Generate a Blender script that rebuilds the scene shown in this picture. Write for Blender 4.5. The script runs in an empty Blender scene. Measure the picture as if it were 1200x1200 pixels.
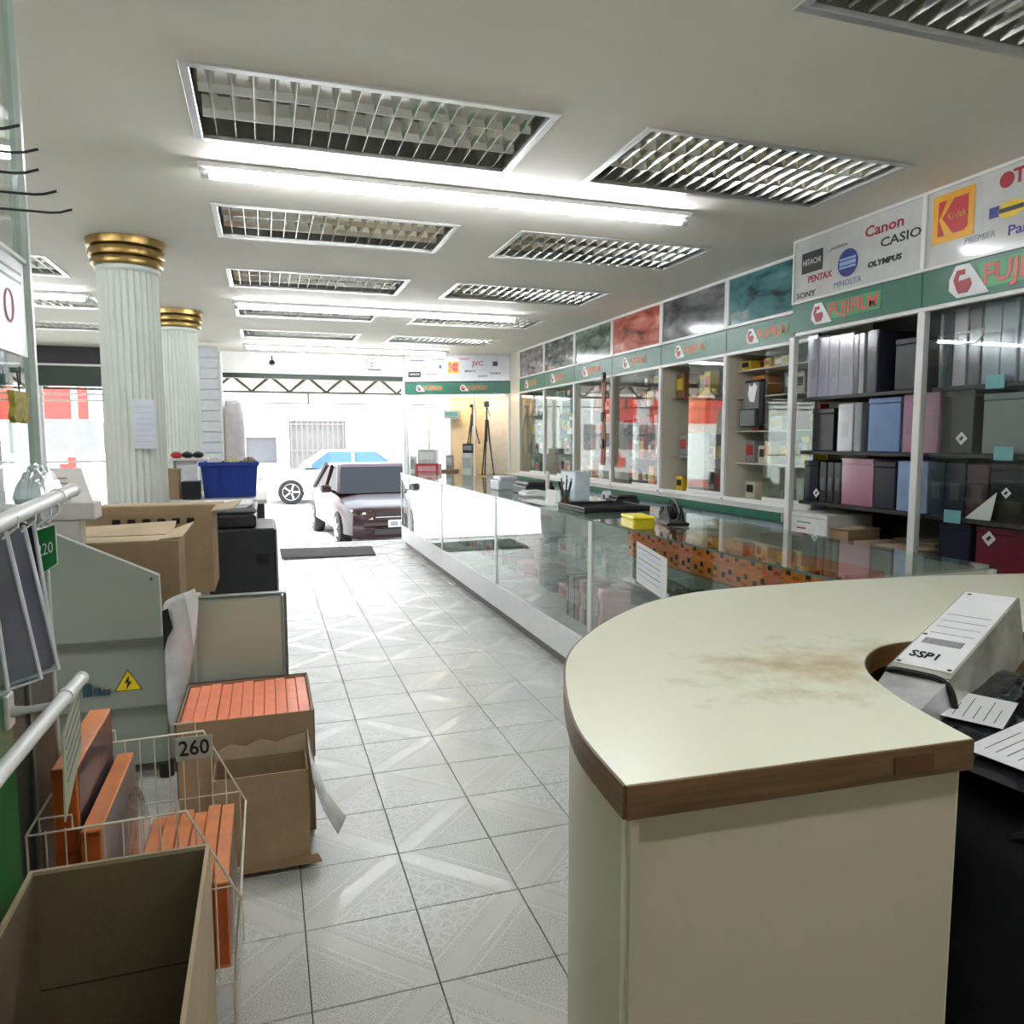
import bpy, bmesh, math, random
from mathutils import Vector, Matrix
random.seed(7)
SC = bpy.context.scene
COL = SC.collection
ORD = ['first', 'second', 'third', 'fourth', 'fifth', 'sixth', 'seventh', 'eighth', 'ninth', 'tenth', 'eleventh', 'twelfth', 'thirteenth', 'fourteenth', 'fifteenth', 'sixteenth', 'seventeenth']
# ---------------------------------------------------------------- camera, world, lights, exposure
cam_d = bpy.data.cameras.new('camera'); cam = bpy.data.objects.new('camera', cam_d); COL.objects.link(cam)
YAW, PITCH, ROLL = .316115, .096425, -.00159
_f = Vector((math.sin(YAW)*math.cos(PITCH), math.cos(YAW)*math.cos(PITCH), -math.sin(PITCH)))
_r = Vector((math.cos(YAW), -math.sin(YAW), 0)); _u = _r.cross(_f)
_r2 = _r*math.cos(ROLL)+_u*math.sin(ROLL); _u2 = -_r*math.sin(ROLL)+_u*math.cos(ROLL)
cam.matrix_world = Matrix(((_r2.x, _u2.x, -_f.x, 0), (_r2.y, _u2.y, -_f.y, 0), (_r2.z, _u2.z, -_f.z, 1.45), (0, 0, 0, 1)))
cam_d.sensor_width = 36; cam_d.lens = 880.36/1200*36; cam_d.clip_start = .02; cam_d.clip_end = 300
SC.camera = cam
SC.view_settings.view_transform = 'Standard'; SC.view_settings.look = 'None'
SC.view_settings.gamma = 1; SC.view_settings.use_curve_mapping = False
SC.view_settings.exposure = 1.95
SC.cycles.max_bounces = 10; SC.cycles.transparent_max_bounces = 24
SC.cycles.glossy_bounces = 6; SC.cycles.diffuse_bounces = 5
SC.cycles.sample_clamp_indirect = 6
SC.cycles.caustics_reflective = False; SC.cycles.caustics_refractive = False
TUBE = 17.0          # radiance of the LED tubes
W = bpy.data.worlds.new('sky'); SC.world = W; W.use_nodes = True
nt = W.node_tree; bg = nt.nodes['Background']
tc = nt.nodes.new('ShaderNodeTexCoord'); sx = nt.nodes.new('ShaderNodeSeparateXYZ'); cr = nt.nodes.new('ShaderNodeValToRGB')
nt.links.new(tc.outputs['Generated'], sx.inputs[0]); nt.links.new(sx.outputs[2], cr.inputs[0]); nt.links.new(cr.outputs[0], bg.inputs[0])
cr.color_ramp.elements[0].color = (.95, .97, 1, 1); cr.color_ramp.elements[1].color = (.72, .84, 1, 1)
bg.inputs[1].default_value = 1.45
sd = bpy.data.lights.new('sun', 'SUN'); sd.energy = 3.4; sd.angle = .01; sd.color = (1, .96, .88)
so = bpy.data.objects.new('sun', sd); COL.objects.link(so)
so.rotation_euler = Vector((.60, -.12, -1)).to_track_quat('-Z', 'Y').to_euler()
so.location = (0, 15, 12)

# ---------------------------------------------------------------- materials
def nmat(name):
    m = bpy.data.materials.new(name); m.use_nodes = True
    return m, m.node_tree, m.node_tree.nodes['Principled BSDF']
MATS = {}
def pm(name, col, rough=.5, metal=0., noise=.06, scale=12., bump=0., coat=0., spec=.5, bscale=None):
    """principled with slight procedural colour variation"""
    if name in MATS: return MATS[name]
    m, t, b = nmat(name)
    b.inputs['Roughness'].default_value = rough; b.inputs['Metallic'].default_value = metal
    b.inputs['Specular IOR Level'].default_value = spec; b.inputs['Coat Weight'].default_value = coat
    n = t.nodes.new('ShaderNodeTexNoise'); n.inputs['Scale'].default_value = scale; n.inputs['Detail'].default_value = 4
    tcn = t.nodes.new('ShaderNodeTexCoord'); t.links.new(tcn.outputs['Object'], n.inputs['Vector'])
    r = t.nodes.new('ShaderNodeValToRGB')
    r.color_ramp.elements[0].position = .3; r.color_ramp.elements[1].position = .7
    r.color_ramp.elements[0].color = tuple(max(0, c*(1-noise)) for c in col)+(1,)
    r.color_ramp.elements[1].color = tuple(min(1, c*(1+noise)) for c in col)+(1,)
    t.links.new(n.outputs['Fac'], r.inputs[0]); t.links.new(r.outputs[0], b.inputs['Base Color'])
    if bump:
        n2 = t.nodes.new('ShaderNodeTexNoise'); n2.inputs['Scale'].default_value = bscale or scale*6; n2.inputs['Detail'].default_value = 3
        t.links.new(tcn.outputs['Object'], n2.inputs['Vector'])
        bp = t.nodes.new('ShaderNodeBump'); bp.inputs['Strength'].default_value = bump; bp.inputs['Distance'].default_value = .01
        t.links.new(n2.outputs['Fac'], bp.inputs['Height']); t.links.new(bp.outputs[0], b.inputs['Normal'])
    MATS[name] = m
    return m
def emat(name, col, s):
    m, t, b = nmat(name)
    b.inputs['Base Color'].default_value = (*col, 1)
    b.inputs['Emission Color'].default_value = (*col, 1); b.inputs['Emission Strength'].default_value = s
    return m
def glass_mat(name, tint, refl=.05, rough=0.0, strength=1.0):
    m = bpy.data.materials.new(name); m.use_nodes = True; t = m.node_tree; t.nodes.clear()
    o = t.nodes.new('ShaderNodeOutputMaterial'); mx = t.nodes.new('ShaderNodeMixShader')
    tr = t.nodes.new('ShaderNodeBsdfTransparent'); tr.inputs[0].default_value = (*tint, 1)
    gl = t.nodes.new('ShaderNodeBsdfGlossy'); gl.inputs['Roughness'].default_value = rough
    lw = t.nodes.new('ShaderNodeLayerWeight'); lw.inputs[0].default_value = .5
    pw = t.nodes.new('ShaderNodeMath'); pw.operation = 'POWER'; pw.inputs[1].default_value = 5
    ma = t.nodes.new('ShaderNodeMath'); ma.operation = 'MULTIPLY_ADD'; ma.inputs[1].default_value = .9*strength; ma.inputs[2].default_value = refl
    t.links.new(lw.outputs['Facing'], pw.inputs[0]); t.links.new(pw.outputs[0], ma.inputs[0]); t.links.new(ma.outputs[0], mx.inputs[0])
    t.links.new(tr.outputs[0], mx.inputs[1]); t.links.new(gl.outputs[0], mx.inputs[2]); t.links.new(mx.outputs[0], o.inputs[0])
    return m
GLASS = glass_mat('clear_glass', (.955, .975, .965), .035)
SHOWG = glass_mat('showcase_front_glass', (.86, .90, .88), .13)
GLASSG = glass_mat('greenish_glass', (.9, .96, .93), .05)
PLASTIC = glass_mat('clear_plastic_film', (.95, .95, .96), .07, .12)

CREAM = pm('cream_board', (.66, .62, .52), .45, noise=.03)
WHITE = pm('white_paint', (.78, .78, .76), .35, noise=.02)
WHITEW = pm('white_plaster', (.82, .81, .78), .8, noise=.03, bump=.05)
CEIL = pm('ceiling_paint', (.87, .83, .75), .75, noise=.03, scale=1.5, bump=.03)
ALU = pm('aluminium', (.72, .72, .71), .32, .85, noise=.03)
ALUW = pm('white_lacquered_metal', (.82, .82, .80), .3, noise=.02)
CHROME = pm('mirror_louvre', (.84, .84, .80), .16, 1., noise=.02)
DARKM = pm('dark_metal', (.05, .05, .05), .4, .3)
GREEN = pm('green_board', (.022, .145, .09), .35, noise=.08)
GREENB = pm('bright_green_board', (.02, .20, .05), .28, noise=.06)
GREEND = pm('dark_green_paint', (.015, .035, .02), .45)
BLACK = pm('black_plastic', (.005, .005, .006), .35)
BLACKR = pm('black_rubber', (.008, .008, .008), .7)
CHAR = pm('charcoal_plastic', (.022, .024, .026), .42, noise=.1)
GREYM = pm('grey_machine_enamel', (.28, .32, .27), .4, noise=.03, scale=3)
GREYM2 = pm('pale_grey_machine_enamel', (.42, .44, .36), .42, noise=.03, scale=3)
GREYD = pm('dark_grey_green_board', (.045, .055, .045), .4)
CARD = pm('brown_cardboard', (.30, .205, .11), .8, noise=.12, scale=7, bump=.1, bscale=60)
CARDL = pm('light_cardboard', (.46, .36, .23), .8, noise=.1, scale=7, bump=.1, bscale=60)
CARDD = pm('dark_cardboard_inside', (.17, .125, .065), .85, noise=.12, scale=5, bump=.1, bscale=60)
ORANGE = pm('orange_card', (.70, .22, .06), .4, noise=.1, scale=20)
ORANGES = pm('salmon_orange_card', (.86, .28, .16), .45, noise=.08, scale=20)
ORANGED = pm('burnt_orange_card', (.45, .085, .012), .45, noise=.15, scale=20)
GOLD = pm('antique_gold', (.34, .22, .07), .3, .75, noise=.3, scale=25)
COLM = pm('column_paint', (.66, .70, .64), .4, noise=.04, scale=4)
PAPER = pm('white_paper', (.82, .82, .82), .6, noise=.03)
WIRE = pm('cream_wire', (.70, .66, .56), .35, .3)
WOOD = None

# wood edge
m, t, b = nmat('brown_wood_edging'); WOOD = m
tcn = t.nodes.new('ShaderNodeTexCoord'); mp = t.nodes.new('ShaderNodeMapping'); mp.inputs['Scale'].default_value = (2, 2, 25)
n = t.nodes.new('ShaderNodeTexNoise'); n.inputs['Scale'].default_value = 3; n.inputs['Detail'].default_value = 6
r = t.nodes.new('ShaderNodeValToRGB'); r.color_ramp.elements[0].color = (.075, .036, .010, 1); r.color_ramp.elements[1].color = (.17, .085, .028, 1)
r.color_ramp.elements[0].position = .3; r.color_ramp.elements[1].position = .7
t.links.new(tcn.outputs['Object'], mp.inputs[0]); t.links.new(mp.outputs[0], n.inputs['Vector']); t.links.new(n.outputs['Fac'], r.inputs[0]); t.links.new(r.outputs[0], b.inputs['Base Color'])
b.inputs['Roughness'].default_value = .4

# floor tile : speckled ceramic with smooth bands forming diamonds, lace print in every other one
def tile_material():
    m, t, b = nmat('patterned_floor_tile')
    N = t.nodes.new; L = t.links.new
    def mth(op, a, bb=None, c=None):
        n = N('ShaderNodeMath'); n.operation = op
        for i, v in enumerate((a, bb, c)):
            if v is None: continue
            if isinstance(v, (int, float)): n.inputs[i].default_value = v
            else: L(v, n.inputs[i])
        return n.outputs[0]
    g = N('ShaderNodeNewGeometry'); s = N('ShaderNodeSeparateXYZ'); L(g.outputs['Position'], s.inputs[0])
    u = mth('DIVIDE', mth('SUBTRACT', s.outputs[0], .068-3.333*4), .3333); v = mth('DIVIDE', mth('SUBTRACT', s.outputs[1], 1.851-3.333*4), .3333)
    a = mth('PINGPONG', u, 1.); c = mth('PINGPONG', v, 1.)
    q = mth('SUBTRACT', mth('ADD', a, c), 1.); ab = mth('ABSOLUTE', q)
    band = mth('SUBTRACT', 1., mth('SMOOTH_MIN', mth('MULTIPLY', mth('MAXIMUM', mth('SUBTRACT', ab, .12), 0.), 40.), 1., .1)); 
    line = mth('LESS_THAN', mth('ABSOLUTE', mth('SUBTRACT', ab, .24)), .018)
    n1 = N('ShaderNodeTexNoise'); n1.inputs['Scale'].default_value = 190; n1.inputs['Detail'].default_value = 5; L(g.outputs['Position'], n1.inputs['Vector'])
    r1 = N('ShaderNodeValToRGB'); r1.color_ramp.elements[0].position = .35; r1.color_ramp.elements[1].position = .62
    r1.color_ramp.elements[0].color = (.42, .435, .40, 1); r1.color_ramp.elements[1].color = (.70, .71, .67, 1); L(n1.outputs['Fac'], r1.inputs[0])
    vo = N('ShaderNodeTexVoronoi'); vo.feature = 'DISTANCE_TO_EDGE'; vo.inputs['Scale'].default_value = 26; L(g.outputs['Position'], vo.inputs['Vector'])
    lace = mth('MULTIPLY', mth('LESS_THAN', vo.outputs['Distance'], .10), mth('MULTIPLY', mth('GREATER_THAN', q, .3), .5))
    mx = N('ShaderNodeMix'); mx.data_type = 'RGBA'; L(mth('MULTIPLY', band, .75), mx.inputs[0]); L(r1.outputs[0], mx.inputs[6]); mx.inputs[7].default_value = (.74, .75, .71, 1)
    mx2 = N('ShaderNodeMix'); mx2.data_type = 'RGBA'; L(mth('MAXIMUM', lace, mth('MULTIPLY', line, .45)), mx2.inputs[0]); L(mx.outputs[2], mx2.inputs[6]); mx2.inputs[7].default_value = (.78, .80, .80, 1)
    L(mx2.outputs[2], b.inputs['Base Color'])
    rg = mth('ADD', mth('MULTIPLY', band, -.12), .30); L(rg, b.inputs['Roughness'])
    b.inputs['Specular IOR Level'].default_value = .6
    bp = N('ShaderNodeBump'); bp.inputs['Strength'].default_value = .25; bp.inputs['Distance'].default_value = .002
    L(mth('ADD', mth('MULTIPLY', band, -1.), mth('MULTIPLY', n1.outputs['Fac'], .7)), bp.inputs['Height']); L(bp.outputs[0], b.inputs['Normal'])
    return m
TILE = tile_material()
GROUT = pm('dark_grout', (.10, .10, .09), .8)

# desk laminate with brown stains
m, t, b = nmat('cream_laminate_stained'); LAMI = m
N = t.nodes.new; L = t.links.new
g = N('ShaderNodeNewGeometry'); mp = N('ShaderNodeMapping'); mp.inputs['Location'].default_value = (-1.04, -1.20, 0); L(g.outputs['Position'], mp.inputs[0])
ln = N('ShaderNodeVectorMath'); ln.operation = 'MULTIPLY'; ln.inputs[1].default_value = (2.6, 4.4, 0); L(mp.outputs[0], ln.inputs[0])
le = N('ShaderNodeVectorMath'); le.operation = 'LENGTH'; L(ln.outputs[0], le.inputs[0])
no = N('ShaderNodeTexNoise'); no.inputs['Scale'].default_value = 9; no.inputs['Detail'].default_value = 8; no.inputs['Roughness'].default_value = .65; L(g.outputs['Position'], no.inputs['Vector'])
k = N('ShaderNodeMath'); k.operation = 'SUBTRACT'; k.inputs[0].default_value = 1; L(le.outputs['Value'], k.inputs[1])
k2 = N('ShaderNodeMath'); k2.operation = 'MULTIPLY_ADD'; L(k.outputs[0], k2.inputs[0]); k2.inputs[1].default_value = .33; L(no.outputs['Fac'], k2.inputs[2])
r = N('ShaderNodeValToRGB'); r.color_ramp.elements[0].position = .58; r.color_ramp.elements[1].position = .95
r.color_ramp.elements[0].color = (.86, .85, .67, 1); r.color_ramp.elements[1].color = (.50, .34, .12, 1); L(k2.outputs[0], r.inputs[0]); L(r.outputs[0], b.inputs['Base Color'])
b.inputs['Roughness'].default_value = .28
LAMS = pm('cream_laminate_side_shaded', (.50, .44, .32), .42, noise=.03, scale=3)  # same laminate, darkened so the colour carries the front's shade

# ---------------------------------------------------------------- mesh helpers
class MB:
    def __init__(s): s.v = []; s.f = []; s.sm = False
    def add(s, vs, fs):
        o = len(s.v); s.v += [tuple(v) for v in vs]; s.f += [tuple(i+o for i in f) for f in fs]; return s
    def box(s, x0, x1, y0, y1, z0, z1):
        return s.add([(x0,y0,z0),(x1,y0,z0),(x1,y1,z0),(x0,y1,z0),(x0,y0,z1),(x1,y0,z1),(x1,y1,z1),(x0,y1,z1)],
                     [(0,3,2,1),(4,5,6,7),(0,1,5,4),(1,2,6,5),(2,3,7,6),(3,0,4,7)])
    def cbox(s, x0, x1, y0, y1, z0, z1, c=.004):
        """box with chamfered edges"""
        c = min(c, (x1-x0)*.45, (y1-y0)*.45, (z1-z0)*.45)
        P = {}
        vs = []
        X, Y, Z = (x0, x1), (y0, y1), (z0, z1)
        for i in (0, 1):
            for j in (0, 1):
                for k in (0, 1):
                    sx, sy, sz = (c if i == 0 else -c), (c if j == 0 else -c), (c if k == 0 else -c)
                    for a in range(3):
                        P[(i, j, k, a)] = len(vs)
                        vs.append((X[i]+(0 if a == 0 else sx), Y[j]+(0 if a == 1 else sy), Z[k]+(0 if a == 2 else sz)))
        fs = []
        for i in (0, 1): fs.append([P[(i,0,0,0)], P[(i,1,0,0)], P[(i,1,1,0)], P[(i,0,1,0)]][::(1 if i else -1)])
        for j in (0, 1): fs.append([P[(0,j,0,1)], P[(1,j,0,1)], P[(1,j,1,1)], P[(0,j,1,1)]][::(-1 if j else 1)])
        for k in (0, 1): fs.append([P[(0,0,k,2)], P[(1,0,k,2)], P[(1,1,k,2)], P[(0,1,k,2)]][::(1 if k else -1)])
        for i in (0, 1):
            for j in (0, 1): fs.append([P[(i,j,0,0)], P[(i,j,0,1)], P[(i,j,1,1)], P[(i,j,1,0)]][::(1 if (i+j) % 2 else -1)])
        for i in (0, 1):
            for k in (0, 1): fs.append([P[(i,0,k,0)], P[(i,0,k,2)], P[(i,1,k,2)], P[(i,1,k,0)]][::(-1 if (i+k) % 2 else 1)])
        for j in (0, 1):
            for k in (0, 1): fs.append([P[(0,j,k,1)], P[(0,j,k,2)], P[(1,j,k,2)], P[(1,j,k,1)]][::(1 if (j+k) % 2 else -1)])
        for i in (0, 1):
            for j in (0, 1):
                for k in (0, 1): fs.append([P[(i,j,k,0)], P[(i,j,k,1)], P[(i,j,k,2)]][::(-1 if (i+j+k) % 2 else 1)])
        return s.add(vs, fs)
    def hexa(s, bot, top):
        """solid from two matching polygons"""
        n = len(bot)
        return s.add(list(bot)+list(top), [tuple(range(n))[::-1], tuple(range(n, 2*n))]+[(i, (i+1) % n, (i+1) % n+n, i+n) for i in range(n)])
    def prism(s, poly, vec):
        v = Vector(vec); return s.hexa(poly, [tuple(Vector(p)+v) for p in poly])
    def quad(s, a, b, c, d): return s.add([a, b, c, d], [(0, 1, 2, 3)])
    def tube(s, pts, r, n=8, closed=False):
        pts = [Vector(p) for p in pts]; rr = r if isinstance(r, (list, tuple)) else [r]*len(pts)
        base = len(s.v); m = len(pts)
        up = None
        for i, p in enumerate(pts):
            if closed: d = (pts[(i+1) % m]-pts[i-1])
            else: d = (pts[min(i+1, m-1)]-pts[max(i-1, 0)])
            d.normalize()
            if up is None:
                up = Vector((0, 0, 1)) if abs(d.z) < .9 else Vector((1, 0, 0))
            a = d.cross(up)
            if a.length < 1e-4: a = d.orthogonal()
            a.normalize(); b = a.cross(d); up = b
            for k in range(n):
                t = 2*math.pi*k/n; q = p+(a*math.cos(t)+b*math.sin(t))*rr[i]; s.v.append(tuple(q))
        for i in range(m if closed else m-1):
            j = (i+1) % m
            for k in range(n):
                k2 = (k+1) % n
                s.f.append((base+i*n+k, base+i*n+k2, base+j*n+k2, base+j*n+k))
        if not closed:
            s.f.append(tuple(base+k for k in range(n))[::-1]); s.f.append(tuple(base+(m-1)*n+k for k in range(n)))
        return s
    def lathe(s, prof, c=(0, 0, 0), n=24, axis='z'):
        base = len(s.v); m = len(prof)
        for r, h in prof:
            for k in range(n):
                t = 2*math.pi*k/n; x, y = r*math.cos(t), r*math.sin(t)
                q = (x, y, h) if axis == 'z' else ((x, h, y) if axis == 'y' else (h, x, y))
                s.v.append((q[0]+c[0], q[1]+c[1], q[2]+c[2]))
        for i in range(m-1):
            for k in range(n):
                k2 = (k+1) % n; s.f.append((base+i*n+k, base+i*n+k2, base+(i+1)*n+k2, base+(i+1)*n+k))
        s.f.append(tuple(base+k for k in range(n))[::-1]); s.f.append(tuple(base+(m-1)*n+k for k in range(n)))
        return s
    def rot(s, ang, axis, c, start=0):
        R = Matrix.Rotation(ang, 4, axis); c = Vector(c)
        s.v = s.v[:start]+[tuple(R @ (Vector(p)-c)+c) for p in s.v[start:]]; return s

WL = {}   # world location of every empty made here (rotation-free unless local=True)
def link(name, mb, mat, parent=None, local=False, smooth=False, kind=None, label=None):
    me = bpy.data.meshes.new(name)
    off = (0, 0, 0)
    if parent is not None and not local: off = WL[parent.name]
    me.from_pydata([(v[0]-off[0], v[1]-off[1], v[2]-off[2]) for v in mb.v], [], mb.f)
    bm = bmesh.new(); bm.from_mesh(me); bmesh.ops.recalc_face_normals(bm, faces=bm.faces); bm.to_mesh(me); bm.free()
    if smooth:
        for p in me.polygons: p.use_smooth = True
        me.set_sharp_from_angle(angle=math.radians(40))
    me.materials.append(mat)
    o = bpy.data.objects.new(name, me); COL.objects.link(o)
    if parent is not None: o.parent = parent; WL[o.name] = WL[parent.name] if not local else (0, 0, 0)
    else: WL[o.name] = (0, 0, 0)
    if kind: o['kind'] = kind
    if label: o['label'] = label
    return o
def tag(o, label, cat, group=None):
    o['label'] = label; o['category'] = cat
    if group: o['group'] = group
    return o
def thing(name, label, cat, loc=(0, 0, 0), rz=0., group=None):
    o = bpy.data.objects.new(name, None); COL.objects.link(o); o.location = loc; o.rotation_euler = (0, 0, rz)
    o.empty_display_size = .05
    WL[o.name] = tuple(loc); return tag(o, label, cat, group)
def struct(name, mb, mat, label, smooth=False):
    o = link(name, mb, mat, smooth=smooth, kind='structure'); o['label'] = label; return o
def solo(name, mb, mat, label, cat, group=None, smooth=False):
    """a thing that is one mesh; its origin is set at its base centre"""
    xs = [v[0] for v in mb.v]; ys = [v[1] for v in mb.v]; z = min(v[2] for v in mb.v)
    c = ((min(xs)+max(xs))/2, (min(ys)+max(ys))/2, z)
    mb.v = [(v[0]-c[0], v[1]-c[1], v[2]-c[2]) for v in mb.v]
    o = link(name, mb, mat, smooth=smooth); o.location = c; WL[o.name] = c
    return tag(o, label, cat, group)
def inst(me, name, loc, parent=None, rz=0):
    o = bpy.data.objects.new(name, me); COL.objects.link(o)
    if parent is not None:
        o.parent = parent; w = WL[parent.name]; loc = (loc[0]-w[0], loc[1]-w[1], loc[2]-w[2])
    o.location = loc; o.rotation_euler = (0, 0, rz); return o
def mesh_of(name, mb, mat, smooth=False):
    o = link(name, mb, mat, smooth=smooth); me = o.data; bpy.data.objects.remove(o); return me

# lettering : flat text as mesh, placed on a plane (origin = centre of the text)
def lettering(txt, size, org, right, up, mat, parent, width=None, italic=0., bold=0., name='lettering', local=False, depth=.0012):
    cu = bpy.data.curves.new('t', 'FONT'); cu.body = txt; cu.size = size; cu.align_x = 'CENTER'; cu.align_y = 'CENTER'
    cu.shear = italic; cu.offset = bold; cu.resolution_u = 2; cu.extrude = depth/2
    ob = bpy.data.objects.new('t', cu); me = ob.to_mesh()
    vs = [v.co.copy() for v in me.vertices]; fs = [tuple(p.vertices) for p in me.polygons]
    ob.to_mesh_clear(); bpy.data.objects.remove(ob); bpy.data.curves.remove(cu)
    w = max(v.x for v in vs)-min(v.x for v in vs); sx = (width/w) if width else 1.
    R, U = Vector(right).normalized(), Vector(up).normalized(); Nn = R.cross(U); O = Vector(org)
    mb = MB(); mb.add([tuple(O+R*(v.x*sx)+U*v.y+Nn*(v.z+depth/2)) for v in vs], fs)
    return link(name, mb, mat, parent, local=local)
def plate(org, right, up, w, h, d=.002):
    """thin board centred on org"""
    R, U = Vector(right).normalized(), Vector(up).normalized(); Nn = R.cross(U); O = Vector(org)
    c = [O+R*(a*w/2)+U*(b*h/2) for a, b in ((-1,-1),(1,-1),(1,1),(-1,1))]
    return MB().prism([tuple(p) for p in c], tuple(Nn*d))
def disc(org, right, up, w, h, d=.002, n=24):
    R, U = Vector(right).normalized(), Vector(up).normalized(); Nn = R.cross(U); O = Vector(org)
    c = [O+R*(math.cos(2*math.pi*i/n)*w/2)+U*(math.sin(2*math.pi*i/n)*h/2) for i in range(n)]
    return MB().prism([tuple(p) for p in c], tuple(Nn*d))
def polyp(org, right, up, pts, d=.002):
    R, U = Vector(right).normalized(), Vector(up).normalized(); Nn = R.cross(U); O = Vector(org)
    return MB().prism([tuple(O+R*a+U*b) for a, b in pts], tuple(Nn*d))
INK_K = pm('black_ink', (.004, .004, .004), .4); INK_R = pm('red_ink', (.38, .012, .025), .4); INK_B = pm('blue_ink', (.008, .02, .24), .4)
INK_G = pm('grey_ink', (.25, .25, .30), .4); INK_Y = pm('yellow_ink', (.85, .60, .02), .4); INK_W = pm('white_ink', (.85, .85, .85), .4)
INK_LB = pm('light_blue_ink', (.35, .5, .85), .4)
# ================================================================ SETTING
# floor slab + tiles (the aisle's tiles one by one)
TS = .3333; TX0 = .068; TY0 = 1.851
flo = struct('floor', MB().box(-4.3, 3.75, -3.2, 10.72, -.12, -.006), GROUT, 'shop floor of pale speckled ceramic tiles with dark joints')
tm = mesh_of('tile', MB().cbox(-TS/2+.0018, TS/2-.0018, -TS/2+.0018, TS/2-.0018, -.006, 0, .0012), TILE)
for j in range(-1, 27):
    for i in range(-1, 5):
        inst(tm, 'tile', (TX0+(i+.5)*TS, TY0+(j+.5)*TS, 0), flo)
rest = MB()
for j in range(-15, 27):
    for i in range(-13, 11):
        if -1 <= i < 5 and -1 <= j < 27: continue
        x0, y0 = TX0+i*TS, TY0+j*TS
        if x0 < -4.3: continue
        rest.cbox(x0+.0018, x0+TS-.0018, y0+.0018, y0+TS-.0018, -.006, 0, .0012)
link('tile_field', rest, TILE, flo, kind='stuff')

# ceiling with recessed louvre fixtures
CZ = 2.6
FX = [(-2.52, -1.28), (-.21, 1.03), (1.39, 2.63)]
FY = [-1.75, -.29, 1.17, 2.605, 4.065, 5.52, 6.98, 8.48]; FD = .62
def holes(ix, iy): return True
xs = sorted({-4.3, 3.75, *[a for p in FX for a in p]}); ys = sorted({-3.2, 10.8, *FY, *[y+FD for y in FY]})
cm = MB()
for i in range(len(xs)-1):
    for j in range(len(ys)-1):
        xm, ym = (xs[i]+xs[i+1])/2, (ys[j]+ys[j+1])/2
        if any(a < xm < b for a, b in FX) and any(y < ym < y+FD for y in FY): continue
        cm.box(xs[i], xs[i+1], ys[j], ys[j+1], CZ, CZ+.03)
struct('ceiling', cm, CEIL, 'smooth cream painted ceiling with rows of recessed louvre fittings')
struct('trim_1', MB().box(-4.3, 3.75, -3.2, 10.8, CZ+.16, CZ+.2), WHITEW, 'slab above the suspended ceiling')

# walls
struct('wall_right', MB().box(3.62, 3.75, -3.2, 10.8, 0, CZ), CREAM, 'cream wall behind the display cabinets on the right')
struct('wall_left', MB().box(-4.3, -4.15, -3.2, 10.8, 0, CZ), pm('grey_plaster', (.42, .42, .40), .8), 'plain white wall on the far left side')
struct('wall_back', MB().box(-4.15, 3.62, -3.2, -3.05, 0, CZ), pm('beige_plaster', (.45, .42, .36), .8), 'plain wall behind the camera')
# storefront: header over the opening, pier and left header
FYY = 10.62; XBW = 3.2
struct('wall_front', MB().box(-.62, 3.62, FYY, FYY+.16, 2.36, CZ), WHITEW, 'white painted header above the open shop entrance')
struct('trim_2', MB().box(-.62, 1.86, FYY-.03, FYY+.18, 2.325, 2.37), WHITE, 'white ledge under the header above the entrance')
struct('trim_3', MB().box(-.62, 1.86, FYY, FYY+.12, 2.265, 2.325), GREEND, 'dark green shutter beam above the entrance')
struct('trim_4', MB().box(-4.15, -.62, FYY, FYY+.16, 2.38, CZ), pm('dark_header_paint', (.022, .022, .024), .5), 'dark header over the shop window on the far left')
struct('trim_5', MB().box(-4.15, -.62, FYY-.02, FYY+.14, 2.36, 2.385), WHITE, 'thin white ledge across the dark header')
struct('trim_6', MB().box(-4.15, -.62, FYY, FYY+.12, 2.115, 2.36), GREEND, 'dark green shutter box over the left shop window')
struct('trim_7', MB().box(1.86, 1.93, FYY-.05, FYY+.1, 0, 2.36), WHITE, 'white post at the right side of the entrance')
struct('trim_13', MB().box(XBW, XBW+.02, 9.425, 9.88, 0, CZ), CREAM, 'cream filler panel between the last wall cabinet and the corner cabinet')
struct('trim_8', MB().box(-4.15, -.74, FYY+.02, FYY+.1, 0, .5), WHITEW, 'low sill wall under the left shop window')
struct('trim_9', MB().box(1.93, 3.62, FYY, FYY+.1, 0, .55).box(1.93, 3.62, FYY, FYY+.1, 2.1, 2.36).box(2.55, 3.62, FYY, FYY+.1, .55, 2.1), WHITEW, 'white wall closing the front beside the entrance')
w = thing('window_1', 'large clear shop window with slim white bars on the far left', 'window', (-2.45, FYY+.05, .5)); w['kind'] = 'structure'; del w['category']
for x0, x1 in ((-4.1, -2.62), (-2.58, -1.6), (-1.56, -.78)):
    link('pane', MB().box(x0, x1, FYY+.05, FYY+.056, .5, 2.115), GLASS, w)
for x in (-2.6, -1.58, -.76): link('mullion', MB().box(x-.02, x+.02, FYY+.03, FYY+.075, .5, 2.115), ALUW, w)
for z in (2.02, 1.94, 1.18): link('rail', MB().box(-4.1, -.78, FYY+.035, FYY+.05, z-.012, z+.012), ALUW, w)

w = thing('window_2', 'clear shop window behind the corner cabinet', 'window', (2.24, FYY+.05, .55)); w['kind'] = 'structure'; del w['category']
link('pane', MB().box(1.93, 2.55, FYY+.05, FYY+.056, .55, 2.1), GLASS, w)
link('mullion', MB().box(2.22, 2.26, FYY+.03, FYY+.075, .55, 2.1), ALUW, w)
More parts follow.
